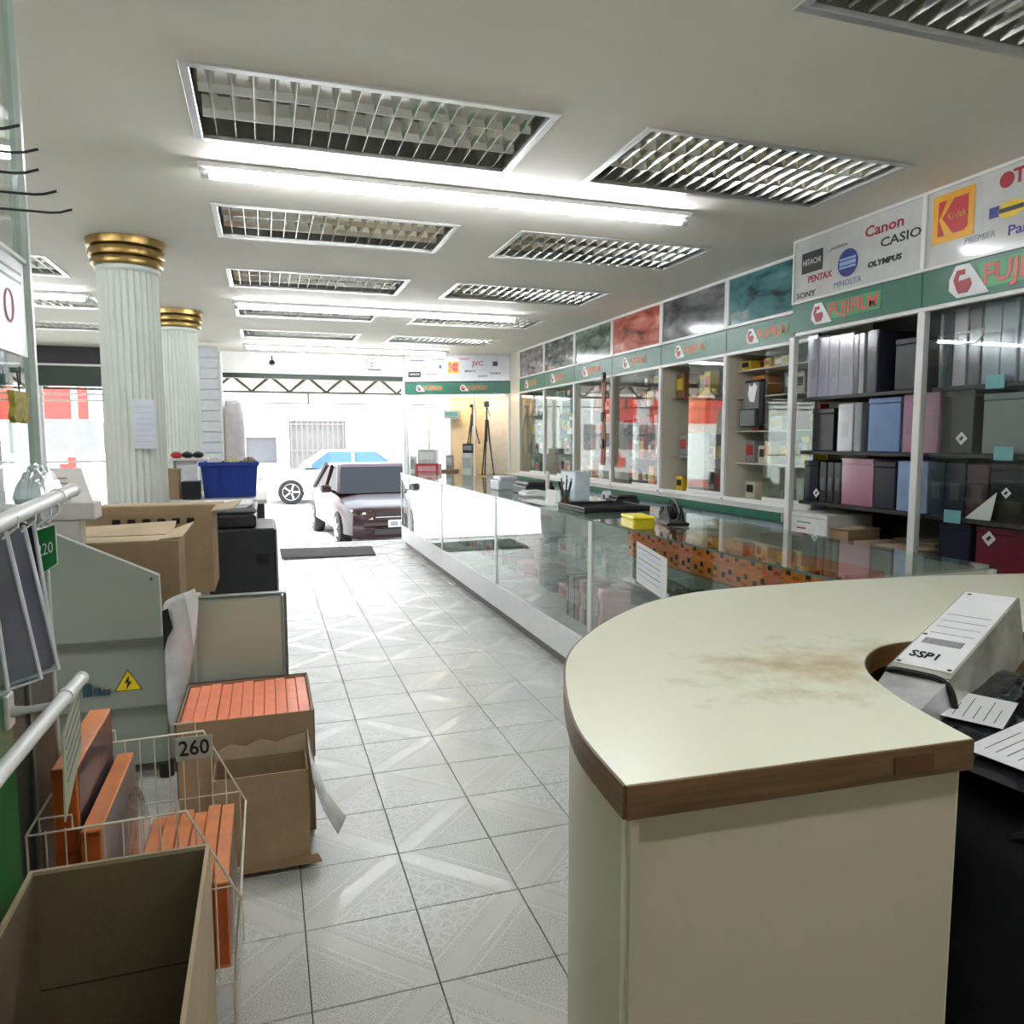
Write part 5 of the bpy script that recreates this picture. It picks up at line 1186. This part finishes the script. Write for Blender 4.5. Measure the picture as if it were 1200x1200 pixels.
for k in range(5): link('rib', MB().prism([(x0+.04+.075*k, y0+.012, z0+.02), (x0+.055+.075*k, y0+.012, z0+.02), (x0+.055+.078*k, y0-.006, z1-.03), (x0+.04+.078*k, y0-.006, z1-.03)], (0, .012, 0)), BLU, cr_)
link('handle_panel', MB().prism([(-.32, y0+.009, z0+.05), (-.20, y0+.009, z0+.05), (-.20, y0-.008, z1-.035), (-.32, y0-.008, z1-.035)], (0, .01, 0)), BLU, cr_)
for k, (c, lb) in enumerate([('white', 'white crumpled paper poking out of the blue crate'), ('yellow', 'yellow-green cloth poking out of the blue crate at its right end'), ('brown', 'brown paper roll lying in the blue crate')]):
    pouch('crumpled_paper' if k != 1 else 'folded_cloth', (-.37+.125*k, 6.14, z1-.12), .12, .2, .15, pm('crate_fill_'+c, {'white': (.6, .6, .58), 'yellow': (.5, .5, .25), 'brown': (.2, .15, .1)}[c], .7, noise=.3), lb, 'paper' if k != 1 else 'cloth', seed=20+k)
for (x0_, x1_, y_, h, m_, lb) in [(-.58, -.46, 5.85, .13, BLACK, 'black box between the blue crate and the column'), (-.72, -.60, 5.9, .22, CARD, 'brown narrow box behind the nearest column'), (-.68, -.52, 6.5, .26, cmat('white'), 'white box behind the black one, left of the blue crate')]:
    t_ = thing('small_box', lb, 'box', ((x0_+x1_)/2, y_+.08, 1.021))
    link('carton', MB().cbox(x0_, x1_, y_, y_+.16, 1.021, 1.021+h-.02, .003), m_, t_); link('lid', MB().cbox(x0_-.002, x1_+.002, y_-.002, y_+.162, 1.0212+h-.02, 1.021+h, .003), m_, t_)
t_ = thing('counter_shelf', 'white topped shelf board carrying dark and red odds and ends beside the second column', 'shelf', (-.6, 6.6, 1.02))
link('board', MB().cbox(-.72, -.44, 6.42, 6.8, 1.285, 1.305, .003), pm('pinkish_board', (.7, .6, .58), .5), t_)
link('support', MB().box(-.71, -.69, 6.44, 6.78, 1.021, 1.285), WHITE, t_)
for k, c in enumerate(('red', 'black', 'black')): pouch('odd_item', (-.67+.08*k, 6.5, 1.306), .08, .12, .05, cmat(c), ['small red cloth item on the shelf board by the second column', 'black strap bundle on the shelf board by the second column', 'black pouch at the right end of the shelf board by the second column'][k], 'item', seed=40+k)

# slatwall board near the entrance
sw = thing('slatwall_stand', 'white slatwall board with horizontal grooves beside the entrance', 'stand', (-.64, 9.8, 0))
for k in range(18): link('slat', MB().cbox(-.80, -.50, 9.70, 9.73, .3+k*.125, .3+k*.125+.113, .004), pm('cool_white_slat', (.66, .69, .74), .4), sw)
link('backing', MB().box(-.80, -.50, 9.732, 9.75, .25, 2.56), WHITE, sw)
link('side_frame', MB().cbox(-.498, -.47, 9.68, 9.95, .05, 2.50, .003), WHITE, sw)
link('side_frame', MB().cbox(-.83, -.802, 9.68, 9.95, .05, 2.50, .003), WHITE, sw)
link('foot', MB().cbox(-.83, -.47, 9.6, 10.1, 0, .049, .004), WHITE, sw)
tb = thing('covered_rack', 'greyish fabric-covered rack beside the slatwall board', 'rack', (-.36, 9.9, 0))
link('cover', lump((-.36, 9.95, .98), (.125, .22, .95), 8, .03, pw=.4), pm('grey_lilac_cloth', (.50, .47, .47), .8, noise=.1), tb, smooth=True)
link('foot', MB().cbox(-.44, -.23, 9.8, 10.1, 0, .06, .004), ALU, tb)

# ---- carton with orange strips
oc = open_carton('cardboard_box', 'tall brown carton filled level with orange boxes, in front of the grey cover panel', -.322, .135, 2.74, 3.19, 0.02, .472, out=CARD)
link('dark_tape_rim', MB().box(.1355, .139, 2.74, 3.19, .30, .474).box(-.326, -.3225, 2.74, 3.19, .2, .474).box(-.322, .135, 3.1905, 3.194, .40, .476), pm('black_tape', (.03, .02, .02), .4), oc)
for k in range(11):
    x = -.314+k*.0402
    b_ = thing('orange_box', f'{ORD[k]} orange box from the left in the tall brown carton', 'box', (x+.02, 2.96, .03), group='orange boxes filling the tall carton')
    link('carton', MB().cbox(x, x+.0385, 2.748, 3.182, .03, .462+.003*(k % 3), .002), ORANGES, b_)
oc2 = open_carton('cardboard_box', 'open brown carton with a torn rim standing on the floor before the tall one', -.20, .105, 2.545, 2.735, .03, .338, out=CARD)
link('flap', MB().prism([(-.2, 2.545, .03), (-.2, 2.50, .028), (.14, 2.50, .028), (.13, 2.545, .03)], (0, 0, .004)), CARD, oc2)
m = MB(); zs = [.36, .385, .37, .392, .372, .388, .395]; n_ = len(zs)
poly = [(-.2+.305*k/(n_-1), 2.733, zs[k]) for k in range(n_)]
link('torn_rim', MB().prism([(-.2, 2.733, .33)]+poly+[(.105, 2.733, .33)], (0, -.005, 0)), CARDL, oc2)
for x in (-.15, .085): link('foot_block', MB().cbox(x-.012, x+.012, 2.56, 2.70, 0, .0275, .002), DARKM, oc2)
pv = thing('torn_plastic', 'strip of greyish plastic hanging off the right side of the open carton', 'plastic', (.13, 2.6, .1))
o = link('strip', MB().add([(.109, 2.56, .40), (.112, 2.70, .42), (.120, 2.54, .30), (.13, 2.70, .30), (.150, 2.52, .20), (.168, 2.68, .19), (.195, 2.50, .115), (.235, 2.64, .10)], [(0, 1, 3, 2), (2, 3, 5, 4), (4, 5, 7, 6)]), MATS['milky_white_plastic'], pv, smooth=True)
md = o.modifiers.new('t', 'SOLIDIFY'); md.thickness = .002

# ---- wire display basket with orange frames boxes
YN, YF = 1.72, 2.20
wb_ = thing('wire_basket', 'cream wire display basket holding orange boxes at the left', 'basket', (-.3, 1.95, 0))
outl = [(-.495, .22), (-.495, .635), (-.19, .640), (-.085, .42), (-.105, .22)]
for y in (YN, YF):
    link('side_frame', MB().tube([(x, y, z) for x, z in outl], .0032, 6, closed=True), WIRE, wb_, smooth=True)
    def topz(x): return .64 if x < -.19 else .64-(x+.19)/.105*.22
    k = 0; x = -.46
    while x < -.10:
        link('side_wire', MB().tube([(x, y, .22), (x, y, topz(x))], .0018, 5), WIRE, wb_); x += .036; k += 1
    link('side_wire', MB().tube([(-.495, y, .45), (-.10, y, .45)], .0018, 5), WIRE, wb_)
    for xc in (-.44, -.24): link('hanging_loop', MB().tube([(xc-.03, y, .64), (xc-.03, y, .668), (xc+.03, y, .668), (xc+.03, y, .64)], .0025, 5), WIRE, wb_)
link('top_wire', MB().tube([(-.495, YN, .635), (-.495, YF, .635)], .003, 6), WIRE, wb_)
link('front_wire', MB().tube([(-.085, YN, .42), (-.085, YF, .42)], .003, 6), WIRE, wb_)
link('front_wire', MB().tube([(-.105, YN, .22), (-.105, YF, .22)], .003, 6), WIRE, wb_)
gm = MB()
for k in range(25): y = YN+(YF-YN)*k/24; gm.tube([(-.495, y, .222), (-.105, y, .222), (-.088, y, .40)], .0014, 4)
for k in range(20): x = -.495+.39*k/19; gm.tube([(x, YN, .219), (x, YF, .219)], .0014, 4)
for k in range(6): gm.tube([(-.104+.003*k, YN, .245+.03*k), (-.104+.003*k, YF, .245+.03*k)], .0014, 4)
link('wire_mesh', gm, WIRE, wb_, kind='stuff')
for x, y in ((-.485, YN), (-.485, YF), (-.105, YN), (-.105, YF)): link('leg', MB().tube([(x, y, 0), (x, y, .22)], .0035, 6), WIRE, wb_)
for z in (.05, .12): link('lower_rail', MB().tube([(-.485, YN, z), (-.105, YN, z), (-.105, YF, z), (-.485, YF, z)], .0025, 5, closed=True), WIRE, wb_)
t_ = thing('price_tag', 'grey price card reading 260 clipped to the far side of the wire basket', 'price tag', (-.21, 2.19, .56))
link('card', MB().cbox(-.262, -.166, 2.188, 2.192, .565, .632, .001), pm('grey_price_card', (.42, .45, .40), .4), t_)
lettering('260', .06, (-.214, 2.1875, .598), (1, 0, 0), UP, INK_K, t_, width=.078, bold=.0008)
DPH = pm('dark_violet_print', (.06, .035, .05), .3, coat=.1, noise=.6, scale=12)
def obox(x0, x1, y0, y1, z0, z1, label, m_=ORANGE, face=None, wrap=True):
    t_ = thing('frame_box', label, 'box', ((x0+x1)/2, (y0+y1)/2, z0), group='orange frame boxes in the wire basket')
    link('carton', MB().cbox(x0, x1, y0, y1, z0, z1, .002), m_, t_)
    link('end_face', MB().box(x0+.004, x1-.004, y0-.0012, y0, z0+.01, z1-.004), ORANGED, t_)
    if face: link('side_print', MB().box(x1, x1+.0012, y0+.006, y1-.006, z0+.01, z1-.006), face, t_)
    if wrap: link('plastic_wrap', MB().box(x1+.0014, x1+.003, y0, y1, z0, z1), PLASTIC, t_)
    return t_
obox(-.462, -.412, 1.79, 2.17, .395, .742, 'tallest orange box with dark violet photo side standing at the back of the basket', face=DPH, wrap=False)
obox(-.462, -.412, 1.74, 2.17, .226, .393, 'orange box lying under the tallest one at the back of the basket')
obox(-.402, -.362, 1.745, 2.17, .226, .615, 'orange box with white side beside the tallest one', face=pm('white_print_side', (.7, .68, .7), .3))
pouch('plastic_wrap_bundle', (-.337, 1.95, .226), .035, .36, .36, PLASTIC, 'clear crumpled plastic wrapping between the orange boxes in the basket', 'plastic', seed=77)
for k in range(6):
    x = -.318+k*.0345
    obox(x, x+.0325, 1.76+.004*(k % 2), 2.15+.006*(k % 3), .226, .430+.006*((k*2) % 3), ['leftmost', 'second', 'third', 'fourth', 'fifth', 'rightmost'][k]+' of the six equal orange boxes standing side by side in the basket', m_=ORANGE)

# ---- open carton in the bottom-left corner
fc = open_carton('cardboard_box', 'large open empty brown carton in the bottom left corner of the view', -.468, -.138, 1.02, 1.635, .0, .60, th=.007, out=CARDL, inn=CARDD)
for o in fc.children:
    pass
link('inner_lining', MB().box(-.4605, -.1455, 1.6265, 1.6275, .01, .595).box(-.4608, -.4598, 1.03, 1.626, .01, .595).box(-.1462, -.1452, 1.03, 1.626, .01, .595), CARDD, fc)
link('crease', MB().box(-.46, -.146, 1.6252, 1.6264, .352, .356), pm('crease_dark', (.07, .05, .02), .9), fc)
link('rim_edge', MB().box(-.469, -.137, 1.6275, 1.6355, .6, .603).box(-.145, -.137, 1.02, 1.628, .6, .603).box(-.469, -.461, 1.02, 1.628, .6, .603), CARDL, fc)

# ================================================================ OUTSIDE
STZ = -.36
struct('trim_11', MB().box(-30, 40, 10.78, 60, STZ-.1, STZ), pm('pale_asphalt', (.55, .55, .54), .85, noise=.08, scale=2), 'bright sunlit street outside the entrance')
struct('trim_12', MB().box(-30, 40, 22.3, 26.0, STZ, STZ+.32), pm('pavement_concrete', (.65, .64, .62), .85), 'raised pavement across the street')
struct('trim_14', MB().hexa([(-30, 16, STZ-.05), (40, 16, STZ-.05), (40, 22.3, STZ-.05), (-30, 22.3, STZ-.05)], [(-30, 16, STZ+.001), (40, 16, STZ+.001), (40, 22.3, STZ+.22), (-30, 22.3, STZ+.22)]) if False else MB().prism([(-30, 15.5, STZ), (-30, 18.0, STZ+.22), (-30, 22.3, STZ+.22), (-30, 22.3, STZ-.02)], (70, 0, 0)), MATS['pale_asphalt'], 'raised far lane of the street')
# facade across the street
FY_ = 24.0
fa = thing('building', 'white one-storey house front with a barred window across the street', 'building', (2, FY_, STZ+.14))
WF = pm('white_render', (.85, .84, .80), .85, noise=.03, scale=2)
def wall_with_holes(x0, x1, z0, z1, hs, y, th):
    m = MB(); xs = sorted({x0, x1, *[v for h in hs for v in h[:2]]}); zs = sorted({z0, z1, *[v for h in hs for v in h[2:]]})
    for i in range(len(xs)-1):
        for j in range(len(zs)-1):
            xm, zm = (xs[i]+xs[i+1])/2, (zs[j]+zs[j+1])/2
            if any(h[0] < xm < h[1] and h[2] < zm < h[3] for h in hs): continue
            m.box(xs[i], xs[i+1], y, y+th, zs[j], zs[j+1])
    return m
link('wall', wall_with_holes(-3.6, 9.5, STZ+.14, 3.6, [(.70, 2.40, .26, 2.03), (-.70, .33, .74, 1.53)], FY_, .3), WF, fa)
w1 = link('window', MB().box(.70, 2.40, FY_+.22, FY_+.25, .26, 2.03), pm('window_grey', (.30, .29, .28), .3), fa)
for k in range(11): link('bar', MB().box(.75+.155*k, .79+.155*k, FY_+.02, FY_+.05, .26, 2.03), pm('gate_bar', (.20, .18, .16), .5), w1)
for k in range(3): link('bar', MB().box(.7, 2.4, FY_+.015, FY_+.045, .30+.8*k, .35+.8*k), MATS['gate_bar'], w1)
w2 = link('window', MB().box(-.70, .33, FY_+.2, FY_+.23, .74, 1.53), pm('window_dark_grey', (.13, .13, .14), .3), fa)
link('mullion', MB().box(-.60, -.55, FY_+.12, FY_+.17, .74, 1.53), WHITE, w2)
link('roof_edge', MB().box(-3.7, 9.6, FY_-.35, FY_+.5, 3.6, 3.8), WF, fa)
rs = thing('building', 'shop front with red boards and grey shutters across the street on the left', 'building', (-8, FY_-.6, STZ+.14))
link('wall', MB().box(-14, -3.7, FY_-.6, FY_+.3, STZ+.14, 4.2), WF, rs)
RED = pm('red_board', (.75, .05, .04), .6)
for x0, x1, z0, z1 in ((-5.75, -5.0, 2.02, 2.88), (-4.83, -4.58, 2.02, 2.9), (-5.35, -4.95, .5, .8), (-5.15, -4.95, .8, .98), (-9.5, -6.3, 2.0, 2.9)): link('red_board', MB().cbox(x0, x1, FY_-.66, FY_-.61, z0, z1, .01), RED, rs)
for x0, x1 in ((-5.62, -5.14), (-4.97, -4.42), (-6.5, -5.9), (-4.25, -3.8)): link('shutter', MB().cbox(x0, x1, FY_-.65, FY_-.61, 1.1, 1.94, .01), pm('shutter_grey', (.22, .21, .21), .6), rs)
# awning truss outside the entrance
tr = thing('awning_truss', 'grey-brown steel lattice truss above the entrance outside', 'truss', (.7, 11.5, 2.08))
TRM = pm('truss_paint', (.16, .14, .10), .5)
for z in (2.12, 2.36): link('chord', MB().box(-5.2, 3.2, 11.48, 11.52, z, z+.03), TRM, tr)
x = -5.1; k = 0
while x < 3.0:
    link('web_bar', MB().tube([(x, 11.5, 2.14 if k % 2 else 2.36), (x+.26, 11.5, 2.36 if k % 2 else 2.14)], .020, 5), TRM, tr); x += .26; k += 1
link('rail', MB().box(-5.2, 3.2, 11.48, 11.51, 1.97, 1.985), TRM, tr)
for x in (-5.1, .62, 3.1): link('hanger', MB().box(x-.012, x+.012, 11.48, 11.51, 1.98, 2.12), TRM, tr)
link('roof_sheet', MB().prism([(-5.2, 10.8, 2.66), (3.3, 10.8, 2.66), (3.3, 13.6, 2.34), (-5.2, 13.6, 2.34)], (0, 0, .015)), pm('awning_sheet', (.66, .55, .45), .7), tr)
for x in (-5.1, 3.15): link('post', MB().box(x-.03, x+.03, 11.47, 11.53, STZ, 2.12), TRM, tr)
# security camera and emblem on the header
t_ = thing('security_camera', 'small dark dome camera hanging from the white header above the entrance', 'camera', (.12, 10.5, 2.42))
link('mount', MB().tube([(.12, 10.6, 2.55), (.12, 10.54, 2.55), (.12, 10.54, 2.49)], .008, 6), DARKM, t_)
link('dome', MB().lathe([(.012, .0), (.035, .015), (.04, .035), (.02, .06)], (.12, 10.54, 2.435), 14), BLACK, t_, smooth=True)
t_ = thing('round_emblem', 'faint grey-green ring emblem with a small word on the white header', 'sign', (1.43, 10.61, 2.42))
link('ring', MB().tube([(1.43+.07*math.cos(a*math.pi/10), 10.612, 2.51+.055*math.sin(a*math.pi/10)) for a in range(3, 20)], .007, 5), pm('grey_green_ink', (.30, .38, .30), .5), t_, smooth=True)
link('inner_mark', MB().box(1.39, 1.47, 10.606, 10.62, 2.50, 2.515).box(1.425, 1.44, 10.606, 10.62, 2.46, 2.50), MATS['grey_green_ink'], t_)
link('word_line', MB().box(1.38, 1.56, 10.606, 10.62, 2.405, 2.42), INK_K, t_)

# ---- cars
def car(name, label, org, rz, paint, Lc=4.0, Wc=1.68, Hc=1.42, glassm=None, plate_=False):
    """front of the car at y=0, runs along +y, ground at z=0"""
    c = thing(name, label, 'car', org, rz)
    h = Wc/2
    # stations along y: (y, half width, z low, z belt, roof?)
    st = [(-.0, .62, .24, .58), (.06, .76, .20, .66), (.25, h-.04, .19, .72), (.7, h, .20, .80), (1.1, h, .22, .86), (1.9, h, .22, .90), (2.9, h, .22, .92), (3.55, h-.02, .22, .93), (Lc-.12, h-.10, .24, .88), (Lc, .66, .30, .74)]
    m = MB(); n = 12
    for (y, w_, zl, zb) in st:
        for (fx, fz) in ((-.86, 0), (-1, .14), (-1.0, .5), (-.985, .82), (-.9, .97), (-.5, 1.03), (.5, 1.03), (.9, .97), (.985, .82), (1.0, .5), (1, .14), (.86, 0)):
            m.v.append((fx*w_, y, zl+(zb-zl)*fz))
    for i in range(len(st)-1):
        for k in range(n): m.f.append((i*n+k, i*n+(k+1) % n, (i+1)*n+(k+1) % n, (i+1)*n+k))
    m.f.append(tuple(range(n))[::-1]); m.f.append(tuple((len(st)-1)*n+k for k in range(n)))
    link('body', m, paint, c, local=True, smooth=True)
    # greenhouse : windscreen, roof, pillars
    zb, zr = .88, Hc; yb0, yr0, yr1, yb1 = 1.02, 1.62, 2.85, 3.45; wb2, wr = h-.08, h-.22
    roof = MB().hexa([(-wr, yr0, zr-.05), (wr, yr0, zr-.05), (wr, yr1, zr-.05), (-wr, yr1, zr-.05)], [(-wr+.06, yr0+.06, zr), (wr-.06, yr0+.06, zr), (wr-.06, yr1-.05, zr), (-wr+.06, yr1-.05, zr)])
    link('roof', roof, paint, c, local=True)
    for s in (-1, 1):
        link('pillar', MB().tube([(s*wb2, yb0, zb), (s*wr, yr0, zr-.03)], .035, 6), paint, c, local=True)
        link('pillar', MB().tube([(s*wb2, 2.25, zb), (s*wr, 2.25, zr-.03)], .035, 6), paint, c, local=True)
        link('pillar', MB().tube([(s*wb2, yb1, zb), (s*wr, yr1, zr-.03)], .045, 6), paint, c, local=True)
        link('side_window', MB().prism([(s*wb2, yb0+.05, zb), (s*wb2, yb1-.05, zb), (s*wr, yr1, zr-.06), (s*wr, yr0, zr-.06)], (-s*.01, 0, 0)), glassm, c, local=True)
        mi = link('wing_mirror', MB().cbox(s*(h+.10)-.09, s*(h+.10)+.09, 1.12, 1.22, .90, 1.03, .03), paint, c, local=True)
        link('mirror_arm', MB().tube([(s*(wb2), 1.2, .9), (s*(h+.04), 1.18, .94)], .02, 6), BLACK, mi, local=True)
        hl_ = link('headlight', MB().hexa([(s*.44, .03, .52), (s*.70, .10, .53), (s*.76, .22, .66), (s*.47, .10, .64)], [(s*.44, -.02, .52), (s*.71, .05, .53), (s*.78, .18, .67), (s*.47, .05, .655)]), pm('headlight_lens', (.75, .70, .62), .08, coat=1), c, local=True)
        link('lamp_reflector', MB().lathe([(.02, -.004), (.05, .0)], (s*.58, .03, .59), 14, 'y'), CHROME, hl_, local=True)
        link('fog_light', MB().cbox(s*.56-.07, s*.56+.07, .0, .03, .30, .335, .01), pm('fog_lens', (.7, .7, .7), .1), c, local=True)
        for yw in (.72, 3.2):
            w_ = link('wheel', MB().lathe([(.20, -.10), (.29, -.10), (.31, -.07), (.31, .07), (.29, .10), (.20, .10)], (s*(h-.09), yw, .31), 28, 'x'), BLACKR, c, local=True, smooth=True)
            link('rim', MB().lathe([(.04, 0), (.19, .0), (.205, s*.012), (.205, -s*.03)], (s*(h+.005), yw, .31), 28, 'x'), ALU, w_, local=True, smooth=True)
            for k in range(5): 
                a = k*2*math.pi/5; link('spoke', MB().tube([(s*(h+.01), yw+.03*math.cos(a), .31+.03*math.sin(a)), (s*(h+.016), yw+.185*math.cos(a), .31+.185*math.sin(a))], .02, 6), ALUW, w_, local=True)
    link('windscreen', MB().prism([(-wb2, yb0, zb), (wb2, yb0, zb), (wr, yr0, zr-.05), (-wr, yr0, zr-.05)], (0, .01, .004)), glassm, c, local=True)
    link('rear_window', MB().prism([(-wb2, yb1, zb), (wb2, yb1, zb), (wr, yr1, zr-.05), (-wr, yr1, zr-.05)], (0, -.01, .004)), glassm, c, local=True)
    for s in (-.36, .36):
        link('front_seat', MB().cbox(s-.22, s+.22, 1.95, 2.1, .75, 1.12, .05), CHAR, c, local=True); link('head_rest', MB().cbox(s-.11, s+.11, 1.98, 2.07, 1.14, 1.30, .03), CHAR, c, local=True)
    link('dashboard', MB().cbox(-.6, .6, 1.15, 1.4, .8, .95, .04), BLACK, c, local=True)
    link('steering_wheel', MB().tube([(.36+.16*math.cos(a*math.pi/8), 1.5, .98+.16*math.sin(a*math.pi/8)) for a in range(16)], .015, 6, closed=True), BLACK, c, local=True, smooth=True)
    link('upper_grille', MB().cbox(-.40, .40, -.012, .02, .56, .64, .01), BLACK, c, local=True)
    link('chrome_bar', MB().cbox(-.40, .40, -.022, -.01, .545, .56, .004), CHROME, c, local=True)
    link('lower_grille', MB().cbox(-.42, .42, -.015, .02, .26, .37, .01), BLACK, c, local=True)
    link('bumper', MB().cbox(-.60, .60, -.03, .06, .385, .50, .03), paint, c, local=True)
    if plate_:
        p = link('number_plate', MB().cbox(-.20, .20, -.045, -.031, .385, .505, .004), pm('plate_grey_white', (.70, .70, .70), .4), c, local=True)
        link('plate_letters', MB().box(-.16, -.04, -.047, -.045, .41, .48).box(.0, .16, -.047, -.045, .41, .48), INK_G, p, local=True)
    return c
CG = glass_mat('car_glass', (.12, .14, .14), .03, strength=.6)
CGB = pm('sky_blue_windscreen', (.06, .14, .40), .35, spec=.3)
car('dark_red_car', 'dark red sedan parked facing the shop entrance', (2.06, 12.25, STZ), .10, pm('dark_red_car_paint', (.022, .0015, .0025), .3, coat=.25, noise=.05), Wc=1.76, Hc=1.37, glassm=CG, plate_=True)
car('white_car', 'white car with blue-tinted windows parked across the street behind the red one', (-.15, 20.0, STZ+.22), -math.pi/2, pm('white_car_paint', (.82, .82, .82), .2, coat=1, noise=.02), Hc=1.34, glassm=CGB)
